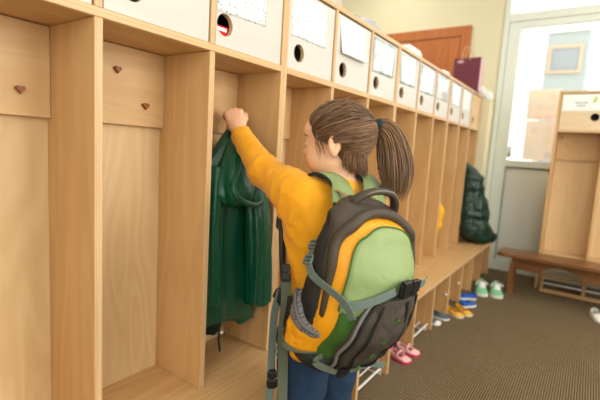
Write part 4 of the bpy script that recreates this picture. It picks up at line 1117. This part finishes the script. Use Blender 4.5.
for i in range(800):   # hair swept up from the nape
    l0 = q.uniform(-.062, .062); k = math.cos(l0/.062*1.4)
    p0 = hp(l0*.85, -.022-.052*k+q.gauss(0, .003), -.074-.026*k+q.gauss(0, .005))
    d1 = (Vector((l0*1.15, -.030-.048*k, -.070))).normalized(); pts = [p0]
    for x, of in ((.0, .009), (.25, .0125), (.5, .013), (.75, .0115)):
        dv = (d1*(1-x)+tcd*x).normalized()+Vector((q.gauss(0, .02), q.gauss(0, .02), q.gauss(0, .02))); pts.append(scalp(dv, of+q.gauss(0, .0012)))
    pts.append(TIE+Vector((q.gauss(0, .003), q.gauss(0, .003), q.gauss(0, .003))))
    lock(smoothpath(pts, 16), q.uniform(.0007, .0014), tone(), 3)
# loose wisps at temple and nape
for i in range(46):
    s = 1 if q.random() < .7 else -1
    if q.random() < .6:
        a = scalp(Vector((.72*s, .50+q.gauss(0, .05), .30+q.gauss(0, .12))), .004); e = hp((.064+q.gauss(0, .003))*s, .020+q.gauss(0, .007), -.040+q.gauss(0, .02)); m_ = (a+e)/2+Lh*s*.010+Fh*.004
    else:
        a = scalp(Vector((q.uniform(-.5, .6), -.5, -.9)), .004); e = hp(q.uniform(-.03, .05), -.045+q.gauss(0, .01), -.105+q.gauss(0, .014)); m_ = (a+e)/2-Fh*.008
    lock(smoothpath([a, m_, e], 9), q.uniform(.0006, .0012), tone())
for i in range(40):   # flyaways on the crown
    dv = Vector((q.gauss(0, .4), q.uniform(-.5, .7), .9)).normalized(); a = scalp(dv, .006); b_ = scalp((dv+Vector((q.gauss(0, .25), -.35, 0))).normalized(), .012+q.random()*.007)
    lock(smoothpath([a, (a+b_)/2+Uh*.004, b_], 7), .0005, tone())
def hair_obj(name, parent):
    me = bpy.data.meshes.new(name); me.from_pydata([tuple(v) for v in hv], [], hf); me.materials.append(M_hair)
    at = me.color_attributes.new('tone', 'FLOAT_COLOR', 'POINT'); at.data.foreach_set('color', np.array(hc, np.float32).ravel())
    for p in me.polygons: p.use_smooth = True
    o = bpy.data.objects.new(name, me); COL.objects.link(o); o.parent = parent; return o
# dense cap below the locks
Fc = Field(tuple(HC-Vector((.14, .14, .14))), tuple(HC+Vector((.14, .14, .14))), .004)
Fc.ell(hp(0, -.008, .014), (.0745, .0925, .0835), RH, k=.01)
Fc.ell(hp(0, -.036, -.050), (.046, .042, .048), RH, k=.02)
Fc.cone(hp(0, -.075, .02), TIE, .022, .008, k=.03)
Fc.cut(hp(0, .060, .02), Fh*.85-Uh*.50)
Fc.cut(hp(0, 0, -.094), -Uh)
for s in (1, -1):   # room around the ears and cheeks
    Fc.ell(hp(.072*s, -.008, -.026), (.026, .026, .036), RH, k=.004, sub=True); Fc.ell(hp(.06*s, .035, -.055), (.05, .042, .045), RH, k=.004, sub=True)
V, Q = Fc.mesh(); b0 = len(hv); hv += [Vector(v) for v in V]; hf += [tuple(int(i)+b0 for i in r) for r in Q]
ct = srgb(88, 64, 46); hc += [ct]*len(V)
hair_obj('hair', body)
hv.clear(); hf.clear(); hc.clear()
# ponytail
PT = [TIE, P(381, 126, 1.195), P(389, 135, 1.185), P(395, 156, 1.17), P(397, 180, 1.16), P(394, 201, 1.155)]
core = smoothpath(PT, 16)
for i in range(800):
    r_ = math.sqrt(q.random()); th = q.uniform(0, 2*PI); a1, a2 = math.cos(th)*r_, math.sin(th)*r_
    en = q.uniform(.80, 1.0); pts = []; ph = q.uniform(0, 6)
    for j in range(15):
        x = j/14*en; k = x*16; i0 = min(int(k), 15); p = core[i0]*(1-(k-i0))+core[i0+1]*(k-i0)
        T_ = (core[i0+1]-core[i0]).normalized(); e1 = T_.cross(VH).normalized(); e2 = T_.cross(e1)
        wd_ = .005+.049*math.sin(min(1, x*1.35)*PI*.5)**1.1*(1-.40*max(0, (x-.75)/.25))
        pts.append(p+e1*a1*wd_*(.9+.05*math.sin(ph+x*7))+e2*a2*wd_*.75+e1*.002*math.sin(ph+x*11))
    lock(pts, q.uniform(.0009, .0018), tone(), 3, taper=.12)
for i in range(14):
    a = core[12]+Vector((q.gauss(0, .01), q.gauss(0, .01), 0)); e = core[16]+RT*q.uniform(.0, .028)+Zv*q.uniform(-.02, .01); lock(smoothpath([a, (a+e)/2+RT*.01, e], 8), .0006, tone())
hair_obj('ponytail', body)
tdv = (PT[1]-TIE).normalized()
bm = B()
for k in (.008, .014, .020):
    u_ = tdv.cross(Zv).normalized(); v_ = tdv.cross(u_)
    tube(bm, [TIE+tdv*k+(u_*math.cos(2*PI*i/24)+v_*math.sin(2*PI*i/24))*.0165 for i in range(24)], .0052, 8, closed=True)
link('hair_tie', bm, plain('teal_elastic', srgb(18, 52, 66), rough=.8), body, True)
# shoes of the child
for s, (a, b_, c) in zip((1, -1), legs):
    f = Field((c.x-.08, c.y-.09, -.002), (c.x+.12, c.y+.20, .12), .005); f.cone(c+Zv*.0-Ft*.015, c+Ft*.02-Zv*.02, .042, .038, k=.02); f.cone(c-Zv*.02, c+Ft*.115-Zv*.028, .036, .030, k=.02); f.cut((c.x, c.y, .0015), (0, 0, -1)); f.cut((c.x, c.y, .085), (0, 0, 1))
    sdf_obj('indoor_shoe', f, M_slate, body)
#@@PART3@@
# ------------------------------------------------------------------ backpack on the child's back
M_pk_brown = plain('pack_brown_nylon', srgb(70, 61, 49), rough=.6, var=.12, vscale=20, bump=.15, bscale=300)
M_pk_dark = plain('pack_black_nylon', srgb(32, 32, 31), rough=.6, var=.15, vscale=25)
M_pk_orange = plain('pack_orange_nylon', srgb(234, 158, 18), rough=.5, var=.10, vscale=30, bump=.2, bscale=50)
M_pk_green = plain('pack_sage_nylon', srgb(140, 160, 106), rough=.55, var=.06, vscale=14, bump=.12, bscale=40)
M_pk_green_d = plain('pack_green_shade_and_trim', srgb(58, 96, 36), rough=.55, var=.1, vscale=14)  # darker green: painted shade on the lower panel, plain colour on seam and stars
M_web = plain('webbing_grey_green', srgb(106, 122, 116), rough=.7, var=.08, vscale=200)
M_web_d = plain('webbing_olive', srgb(92, 100, 84), rough=.7, var=.08, vscale=200)
M_piping = plain('piping_grey', srgb(122, 119, 116), rough=.5)
def mesh_fabric(name, c1, c2, k):
    m, nt, b = newmat(name); tc = nd(nt, 'ShaderNodeTexCoord')
    v = nd(nt, 'ShaderNodeTexVoronoi', Scale=k, Randomness=.15); nt.links.new(tc.outputs['Object'], v.inputs['Vector'])
    mr = nd(nt, 'ShaderNodeMapRange'); nt.links.new(v.outputs['Distance'], mr.inputs[0]); mr.inputs[1].default_value = .25; mr.inputs[2].default_value = .5
    nt.links.new(mixcol(nt, mr.outputs[0], c1, c2), b.inputs['Base Color']); b.inputs['Roughness'].default_value = .7
    return m
M_mesh_brown = mesh_fabric('pocket_mesh_brown', srgb(46, 40, 33), srgb(68, 59, 49), 320)
M_mesh_grey = mesh_fabric('pocket_mesh_grey', srgb(44, 42, 42), srgb(128, 125, 124), 150)
PKTAU = math.radians(10); A_P = math.radians(-21)
out0 = Vector((math.sin(A_P), -math.cos(A_P), 0)); PXR = Vector((math.cos(A_P), math.sin(A_P), 0))
PZ = (Zv*math.cos(PKTAU)+out0*math.sin(PKTAU)).normalized(); PO = (out0*math.cos(PKTAU)-Zv*math.sin(PKTAU)).normalized()
PRL = math.radians(8); PZ, PXR = PZ*math.cos(PRL)+PXR*math.sin(PRL), PXR*math.cos(PRL)-PZ*math.sin(PRL)
PORG = Vector((.402, -.364, .562))
def pk(x, y, z): return PORG+PXR*x+PO*y+PZ*(z*.91)
PH = .43
def interp(tab, z):
    for (a, va), (b_, vb_) in zip(tab, tab[1:]):
        if z <= b_:
            t_ = min(1, max(0, (z-a)/(b_-a))); t_ = t_*t_*(3-2*t_); return va+(vb_-va)*t_
    return tab[-1][1]
WT = [(0, .088), (.05, .122), (.15, .134), (.29, .132), (.38, .118), (.415, .092), (.43, .055)]
DT = [(0, .075), (.05, .120), (.14, .150), (.26, .146), (.36, .115), (.415, .075), (.43, .045)]
def pw(z): return interp(WT, z)
def pd(z): return interp(DT, z)
def face(x, z):
    D, w_ = pd(z), pw(z); e = min(1, abs(x/w_)); return D/2*(1+max(0, 1-e**2.6)**(1/2.2))
def sidex(y, z):
    D, w_ = pd(z), pw(z); e = min(1, abs(2*y/D-1)); return -w_*max(0, 1-e**2.2)**(1/2.6)
bp_ = empty('backpack', tuple(PORG), 'green, orange and brown backpack with dangling grey straps on the child', 'backpack')
# main compartment
bm = B(); rings = []
zs = [PH*(.5-.5*math.cos(PI*i/36)) for i in range(37)]
for z in zs:
    D, w_ = pd(z), pw(z); ring = []
    for k in range(64):
        a = 2*PI*k/64; ca, sa = math.cos(a), math.sin(a)
        x = w_*math.copysign(abs(ca)**(2/2.6), ca); y = D/2+D/2*math.copysign(abs(sa)**(2/2.3), sa)
        p = pk(x, y, z); wr = .0045*mnoise.noise(p*22)+.003*mnoise.noise(p*50)
        ring.append(p+(PXR*ca+PO*sa)*wr)
    rings.append(ring)
loft(bm, rings)
for f_ in bm.faces:
    if (f_.calc_center_median()-PORG).dot(PZ) < .055: f_.material_index = 1
link('main_compartment', bm, [M_pk_brown, M_pk_dark], bp_, True)

def patch(name, outl, mat, base, off, bulge, n=14, center=None, wr=.0, skirt=.012, power=2.0, parent=None):
    """padded panel lying on the pack: outline in panel coordinates, base(u, v) gives the pack surface point and outward direction"""
    c = center or (sum(p[0] for p in outl)/len(outl), sum(p[1] for p in outl)/len(outl))
    bm = B(); R = []
    def pt(u, v, h):
        p, nn = base(u, v); q_ = p+nn*h
        return q_+nn*wr*(mnoise.noise(q_*34)+.6*mnoise.noise(q_*80))
    R.append([bm.verts.new(pt(u, v, -skirt)) for u, v in outl])
    for i in range(n, 0, -1):
        s_ = i/n
        R.append([bm.verts.new(pt(c[0]+(u-c[0])*s_, c[1]+(v-c[1])*s_, off+bulge*(1-s_**power))) for u, v in outl])
    cv = bm.verts.new(pt(c[0], c[1], off+bulge)); m = len(outl)
    for a, b_ in zip(R, R[1:]):
        for k in range(m): bm.faces.new((a[k], a[(k+1) % m], b_[(k+1) % m], b_[k]))
    for k in range(m): bm.faces.new((R[-1][k], R[-1][(k+1) % m], cv))
    return link(name, bm, mat, parent or bp_, True)
def backbase(u, v):
    p = pk(u, face(u, v), v)
    e = .004; nu = pk(u+e, face(u+e, v), v)-pk(u-e, face(u-e, v), v); nv = pk(u, face(u, v+e), min(PH, v+e))-pk(u, face(u, v-e), v-e)
    nn = nu.cross(nv); nn = nn if nn.dot(PO) > 0 else -nn
    nn = (nn.normalized()+PO*1.2).normalized(); return p, nn
def sidebase(u, v):   # u = depth from the back, v = height, child's left side
    return pk(sidex(u, v), u, v), (-PXR+PO*.15).normalized()
def arch(hw, z0, z1, rtop, n=40, zc=.02, rb=.03):
    pts = []
    for i in range(n+1):
        a = PI*i/n; pts.append((hw*math.copysign(abs(math.cos(a))**.75, math.cos(a)), z1-rtop+rtop*math.sin(a)**.8))
    m = 10
    pts += [(-hw, z1-rtop-(z1-rtop-z0-rb)*(j+1)/m) for j in range(m)]
    pts += [(-hw+rb*(1-math.cos(PI/2*j/6)), z0+rb-rb*math.sin(PI/2*j/6)) for j in range(1, 7)]
    pts += [(-hw+rb+(2*hw-2*rb)*(j+1)/12, z0) for j in range(12)]
    pts += [(hw-rb+rb*math.sin(PI/2*j/6), z0+rb-rb*math.cos(PI/2*j/6)) for j in range(1, 7)]
    pts += [(hw, z0+rb+(z1-rtop-z0-rb)*(j+1)/m) for j in range(m-1)]
    return pts
patch('front_gusset', arch(.128, .02, .398, .14), M_pk_orange, backbase, .004, .012, wr=.003, skirt=.03, power=6)
gp = patch('front_panel', arch(.101, .165, .380, .13, rb=.02), M_pk_green, backbase, .020, .016, wr=.0022, skirt=.02)
patch('lower_front_panel', arch(.098, .028, .215, .03), M_pk_green_d, backbase, .0205, .006, wr=.003, skirt=.02)  # shade below the strap is put into this panel's colour
# seam piping round the green panel
def edge_tube(name, outl, base, h, r, mat, parent=None, sl=None):
    pts = []
    for u, v in outl: p, nn = base(u, v); pts.append(p+nn*h)
    bm = B()
    if sl: tube(bm, pts[sl[0]:sl[1]], r, 6)
    else: tube(bm, pts, r, 6, closed=True)
    return link(name, bm, mat, parent or bp_, True)
edge_tube('seam', arch(.103, .165, .382, .13, rb=.02), backbase, .019, .0022, M_pk_green_d, gp, (0, 52))
# brown hood over the arch
hood = [(.124, .15+.118*i/10) for i in range(10)]+[(.124*math.cos(PI*i/30), .268+.122*math.sin(PI*i/30)**.8) for i in range(31)]+[(-.124, .268-.128*(i+1)/10) for i in range(10)]
bm = B(); R = []
for i, (u, v) in enumerate(hood):
    p, nn = backbase(u*.97, min(v+.012, .412)); th = PI*min(30, max(0, i-10))/30
    d_ = PXR*math.cos(th)+PZ*math.sin(th); k = .35+.65*min(1, min(i, 50-i)/12); wr = 1+.25*mnoise.noise(p*30)
    R.append([p+nn*.010*wr-d_*.004, p+nn*.014*wr+d_*.004, p+nn*.011*wr+d_*.014*k, p+nn*.001+d_*.022*k, p-nn*.012+d_*.020*k, p-nn*.02-d_*.004])
loft(bm, R); link('storm_flap', bm, M_pk_brown, bp_, True)
# mesh pouch on the lower front
po = [(-.054, .020), (-.068, .06), (-.070, .11), (-.064, .170), (-.045, .218), (-.012, .238), (.02, .242), (.05, .246), (.085, .248), (.110, .232), (.118, .17), (.117, .11), (.108, .055), (.088, .022), (.05, .004), (0, .0), (-.04, .008)]
po2 = [(p.x, p.y) for p in smoothpath([Vector((u, v, 0)) for u, v in po+[po[0]]], 85)][:-1]
pp = patch('mesh_pouch', po2, M_mesh_brown, backbase, .034, .014, wr=.004, skirt=.04, power=3)
edge_tube('piping', po2, backbase, .036, .0042, M_piping, pp)
edge_tube('zip_tape', [(u*.92+.001, .098+(v-.098)*.93) for u, v in po2], backbase, .041, .0035, M_pk_dark, pp)
for pts_ in ([(-.022, .215), (-.035, .14), (-.032, .06), (-.015, .02)], [(.055, .222), (.064, .13), (.05, .05), (.03, .012)]):
    bm = B(); tube(bm, [backbase(p.x, p.y)[0]+backbase(p.x, p.y)[1]*.047 for p in smoothpath([Vector((a, b_, 0)) for a, b_ in pts_], 14)], .0032, 6); link('rib', bm, M_pk_dark, pp, True)
# small embroidered stars
q = random.Random(8)
for u, v in ((.012, .125), (.03, .175), (.018, .07), (-.005, .04)):
    p, nn = backbase(u, v); bm = B()
    for k in range(3):
        a = PI*k/3+.3; d_ = PXR*math.cos(a)+PZ*math.sin(a); tube(bm, [p+nn*.0485-d_*.009, p+nn*.0495, p+nn*.0485+d_*.009], .0012, 5)
    link('star', bm, M_pk_green_d, pp)
# side pocket (child's left): orange with a knitted grey edge, open at the top
so = [(.012, .0), (.008, .05), (.010, .10), (.018, .150), (.030, .170), (.06, .148), (.09, .118), (.115, .105), (.128, .08), (.124, .04), (.108, .008), (.07, -.022), (.03, -.022)]
so2 = [(p.x, p.y) for p in smoothpath([Vector((u, v, 0)) for u, v in so+[so[0]]], 78)][:-1]
def sb(u, v): return pk(sidex(min(max(u, .004), pd(max(v, .012))-.004), max(v, .012)), u, v), (-PXR+PO*.15).normalized()
sp_ = patch('side_pocket', so2, M_pk_orange, sb, .010, .022, wr=.005, skirt=.02, power=3)
kn_ = [(.014, .09), (.012, .12), (.018, .152), (.030, .173), (.06, .151), (.09, .121), (.118, .106), (.112, .086), (.085, .092), (.06, .105), (.045, .105), (.032, .085)]
kn2 = [(p.x, p.y) for p in smoothpath([Vector((u, v, 0)) for u, v in kn_+[kn_[0]]], 60)][:-1]
patch('mesh_band', kn2, M_mesh_grey, sb, .022, .008, wr=.003, skirt=.02, parent=sp_)
bm = B(); tube(bm, [sb(p.x, p.y)[0]+sb(p.x, p.y)[1]*.027 for p in smoothpath([Vector((a, b_, 0)) for a, b_ in kn_[1:7]], 24)], .0045, 8); link('pocket_edge', bm, plain('knit_edge', srgb(96, 94, 94)), sp_, True)
# black side panel above the pocket and back padding
sd = [(.01, .08), (.008, .28), (.02, .37), (.045, .39), (.065, .34), (.085, .25), (.108, .15), (.10, .08), (.05, .06)]
patch('side_panel', [(p.x, p.y) for p in smoothpath([Vector((u, v, 0)) for u, v in sd+[sd[0]]], 48)][:-1], M_pk_dark, sb, .003, .005, wr=.003)
# dark reinforced base
bm = B(); rings = []
for i in range(13):
    x = i/12; z = -.030+.062*x; e = math.sin(min(1, .15+x*1.1)*PI/2)**.6; w_, D = .122*e, .142*e; ring = []
    for k in range(48):
        a = 2*PI*k/48; ca, sa = math.cos(a), math.sin(a)
        p = pk(w_*math.copysign(abs(ca)**.75, ca), .072+D/2*math.copysign(abs(sa)**.75, sa), z); ring.append(p+(PXR*ca+PO*sa)*.004*mnoise.noise(p*28))
    rings.append(ring)
loft(bm, rings); link('base_panel', bm, M_pk_dark, bp_, True)
# top handle
bm = B()
hpts = smoothpath([pk(-.062, .045, .405), pk(-.058, .050, .435), pk(-.02, .062, .462), pk(.03, .066, .462), pk(.066, .056, .43), pk(.070, .05, .40)], 26)
tube(bm, hpts, .0085, 10, flat=1.5, nrm=PO); hd = link('handle', bm, M_pk_brown, bp_, True)
bm = B(); tube(bm, [p-PO*-.0105+PZ*.004 for p in hpts], .0018, 6); link('handle_stitch', bm, M_piping, hd, True)

def buckle(c, along, across, nrm, s=1.0, mat=None, parent=None, name='buckle'):
    """side-release buckle: two halves with prongs"""
    along = along.normalized(); across = (across-along*across.dot(along)).normalized(); nrm = along.cross(across)
    m = Matrix((along, across, nrm)).transposed().to_4x4(); m.translation = c
    bm = B(); L_, w_, t_ = .020*s, .0145*s, .0048*s
    box(bm, -L_, -.001*s, -w_, w_, -t_, t_, .002*s, 2); box(bm, .003*s, L_, -w_*.9, w_*.9, -t_*.8, t_*.8, .002*s, 2); box(bm, -.004*s, .006*s, -w_*.45, w_*.45, -t_*.6, t_*.6, .001*s)
    box(bm, -L_-.005*s, -L_+.002*s, -w_*.7, w_*.7, -t_*.5, t_*.5, .001*s); box(bm, L_-.002*s, L_+.006*s, -w_*.7, w_*.7, -t_*.5, t_*.5, .001*s)
    xform(bm, m); return link(name, bm, mat or M_black, parent or bp_, False)
def ladder(c, along, across, s=1.0, parent=None):
    along = along.normalized(); across = (across-along*across.dot(along)).normalized(); nrm = along.cross(across)
    m = Matrix((along, across, nrm)).transposed().to_4x4(); m.translation = c; bm = B()
    for y in (-.0135, .0135): box(bm, -.010*s, .010*s, y*s-.002, y*s+.002, -.003, .003, .001)
    for x in (-.009, 0, .009): box(bm, x*s-.0022, x*s+.0022, -.0135*s, .0135*s, -.0035, .0035, .001)
    xform(bm, m); return link('ladder_lock', bm, M_web, parent or bp_, False)
def surf_path(pts, h):
    """pts = (x, z) over the back face or (y, z, 's') over the side"""
    out = []
    for p in pts:
        if len(p) == 3: a, nn = sb(p[0], p[1])
        else: a, nn = backbase(p[0], p[1])
        out.append(a+nn*(h[len(out)] if isinstance(h, list) else h))
    return out
# upper compression strap across the back, with its buckle
bm = B(); pth = smoothpath(surf_path([(-.106, .206), (-.085, .204), (-.045, .232), (-.008, .256)], [.024, .034, .045, .050]), 24)
ribbon(bm, pth, PZ, .020, .0025); cs = link('compression_strap', bm, M_web, bp_)
p_b = surf_path([(.032, .264)], .052)[0]; p_a = pth[-1]; p_c = surf_path([(.072, .268)], .050)[0]; p_d = pk(.125, face(.11, .2)+.045, .274); 
buckle(p_b, p_c-p_a, PZ, PO, 1.4, parent=cs)
bm = B(); ribbon(bm, smoothpath([p_c, (p_c+p_d)/2+PO*.004, p_d], 10), PZ, .021, .0025); link('strap_end', bm, M_web, cs)
# diagonal strap with two ladder locks from the shoulder side
sd0 = surf_path([(.016, .305, 's'), (.030, .262, 's'), (.080, .238, 's')], [.014, .016, .018]); d1 = surf_path([(-.106, .212), (-.088, .178)], [.036, .046])
bm = B(); ribbon(bm, smoothpath(sd0+d1, 24), [PO*.6+PZ*.5]*25, .021, .0025); ds = link('side_strap', bm, M_web, bp_)
for i, k in ((0, .3), (1, .15)):
    ladder(sd0[i]*(1-k)+sd0[i+1]*k-PXR*.005, sd0[1]-sd0[0], PO*.7+PZ*.5, 1.1, ds)
# lower strap across the pocket and bottom
lw = surf_path([(.010, .075, 's'), (.03, .045, 's'), (.07, .035, 's'), (.118, .048, 's')], [.030, .036, .036, .028]); lb = surf_path([(-.10, .040), (-.06, .028), (-.02, .018), (.04, .012)], [.034, .046, .052, .054])
bm = B(); ribbon(bm, smoothpath(lw+lb, 36), PZ, .016, .0022); ls_ = link('lower_strap', bm, M_web_d, bp_)
buckle(lb[2]+PO*.004, lb[3]-lb[2], PZ, PO, .85, parent=ls_)
e0 = lb[3]; bm = B(); ribbon(bm, smoothpath([e0, e0+PXR*.03+PZ*.008, e0+PXR*.075+PZ*.004+PO*.012], 10), PZ, .018, .002); link('strap_end', bm, M_web, ls_)
# hip belt wing at the child's left with hanging webbing
bw0, bw1, bw2 = pk(-.10, .02, .03), P(288, 305, 1.03), P(276, 292, 1.06)
bm = B(); ribbon(bm, smoothpath([bw0, bw1, bw2], 12), PZ, [.07-.045*i/12 for i in range(13)], .016); hb = link('hip_belt', bm, M_pk_dark, bp_, True)
bm = B(); ribbon(bm, smoothpath([P(281, 290, 1.05), P(275, 310, 1.045), P(272, 345, 1.04), P(271, 375, 1.04), P(268, 410, 1.04)], 20), RT*.85+FW*.4, .021, .0022); link('hanging_strap', bm, M_web, bp_)
buckle(P(272, 379, 1.035), UP, RT, -FW, 1.0, name='hanging_buckle')
buckle(P(286, 273, 1.035), UP, RT, -FW, .9, name='hanging_buckle')
bm = B(); ribbon(bm, smoothpath([P(286, 276, 1.04), P(286, 300, 1.025), P(283, 330, 1.02), P(283, 365, 1.02), P(282, 410, 1.02)], 20), RT*.9+FW*.2, .026, .0022); link('hanging_strap', bm, M_web_d, bp_)
bm = B(); tube(bm, smoothpath([P(279, 341, 1.03), P(276, 350, 1.03), P(278, 358, 1.03), P(282, 352, 1.025)], 12), .0016, 6); link('drawcord', bm, M_web, bp_)
bm = B(); ribbon(bm, smoothpath([P(291, 302, 1.02), P(294, 318, 1.01), P(297, 335, 1.0), P(302, 346, 1.0)], 14), RT, .014, .002); link('pocket_strap', bm, M_web_d, bp_)
# shoulder straps: wide padded, sage green with a dark edge, dark in front
for s in (1, -1):
    L_ = Lt*s
    path = [pk(-.050*s, .012, .395), NB+L_*.066-Ft*.07-Zv*.004, NB+L_*.072-Ft*.01+Zv*.018, NB+L_*.085+Ft*.050-Zv*.018, CH+L_*.100+Ft*.058+Zv*.04, CH+L_*.112+Ft*.045-Zv*.05, WA+L_*.120+Ft*.030-Zv*.005]
    cp = smoothpath(path, 48); acr = []
    for i in range(49):
        x = i/48; acr.append(Lt if x < .75 else (Lt*.6-Ft*.4))
    wd_ = [.070-.034*min(1, i/30) for i in range(49)]
    bm = B(); ribbon(bm, cp[:27], acr[:27], wd_[:27], .011); ss = link('shoulder_strap', bm, M_pk_green, bp_, True)
    bm = B(); ribbon(bm, cp[26:], acr[26:], wd_[26:], .011); link('front_strap', bm, M_pk_dark, ss, True)
    for e in (1, -1):
        bm = B(); tube(bm, [p+a*(w_/2)*e for p, a, w_ in zip(cp, acr, wd_)], .0052, 8); link('strap_edge', bm, M_pk_dark, ss, True)
    wp = [cp[-1], WA+L_*.130+Ft*.03-Zv*.05, WA+L_*.130-Ft*.04-Zv*.08, pk(-.105*s, .01, .05)]
    bm = B(); ribbon(bm, smoothpath(wp, 16), Zv, .018, .0022); link('strap_webbing', bm, M_web_d, ss)
    buckle(cp[-2]+L_*.004, cp[-1]-cp[-3], Lt*.6-Ft*.4, FW, .9, parent=ss)
# load lifter tabs on top
for x in (-.045, .05):
    bm = B(); ribbon(bm, smoothpath([pk(x, .02, .405), pk(x*1.1, .0, .425), pk(x*1.2, -.03, .43)], 8), PXR, .016, .002); link('load_strap', bm, plain('tan_webbing', srgb(150, 120, 84)), bp_)
# ------------------------------------------------------------------ light
wd = bpy.data.worlds.new('sky'); sc.world = wd; wd.use_nodes = True
bg = wd.node_tree.nodes['Background']; bg.inputs[0].default_value = (1, .99, .97, 1); bg.inputs[1].default_value = 2.8
def area(name, loc, rot, sx, sy, power, col):
    l = bpy.data.lights.new(name, 'AREA'); l.shape = 'RECTANGLE'; l.size = sx; l.size_y = sy; l.energy = power; l.color = col
    o = bpy.data.objects.new(name, l); COL.objects.link(o); o.location = loc; o.rotation_euler = rot; return o
# daylight entering by the two windows of the right wall
area('daylight_and_fill', (-.9, YR-.03, 1.72), (math.radians(90), 0, 0), 1.1, 1.7, 12, (1, .98, .95))
area('daylight_and_fill', (1.3, YR-.03, 1.72), (math.radians(90), 0, 0), 1.5, 1.7, 53, (1, .97, .92))
area('daylight_and_fill', (XN+.03, -1.6, 1.7), (math.radians(90), 0, math.radians(-90)), 1.8, 1.6, 18, (1, .97, .92))  # added fill for faces turned to the near wall, no known window there
# ceiling lamps of the room and of the passage behind the lockers
for x, y, p in ((.2, -1.5, 9), (2.4, -1.5, 17), (1.0, .95, 12), (2.9, .95, 11)):
    area('ceiling_lamp', (x, y, ZC-.02), (0, 0, 0), 1.2, .3, p, (1, .97, .92))
sc.view_settings.view_transform = 'Standard'; sc.view_settings.look = 'None'
sc.view_settings.gamma = 1; sc.view_settings.exposure = 0.0; sc.view_settings.use_curve_mapping = False
sc.cycles.use_denoising = True
sc.cycles.max_bounces = 8
sc.cycles.sample_clamp_indirect = 6
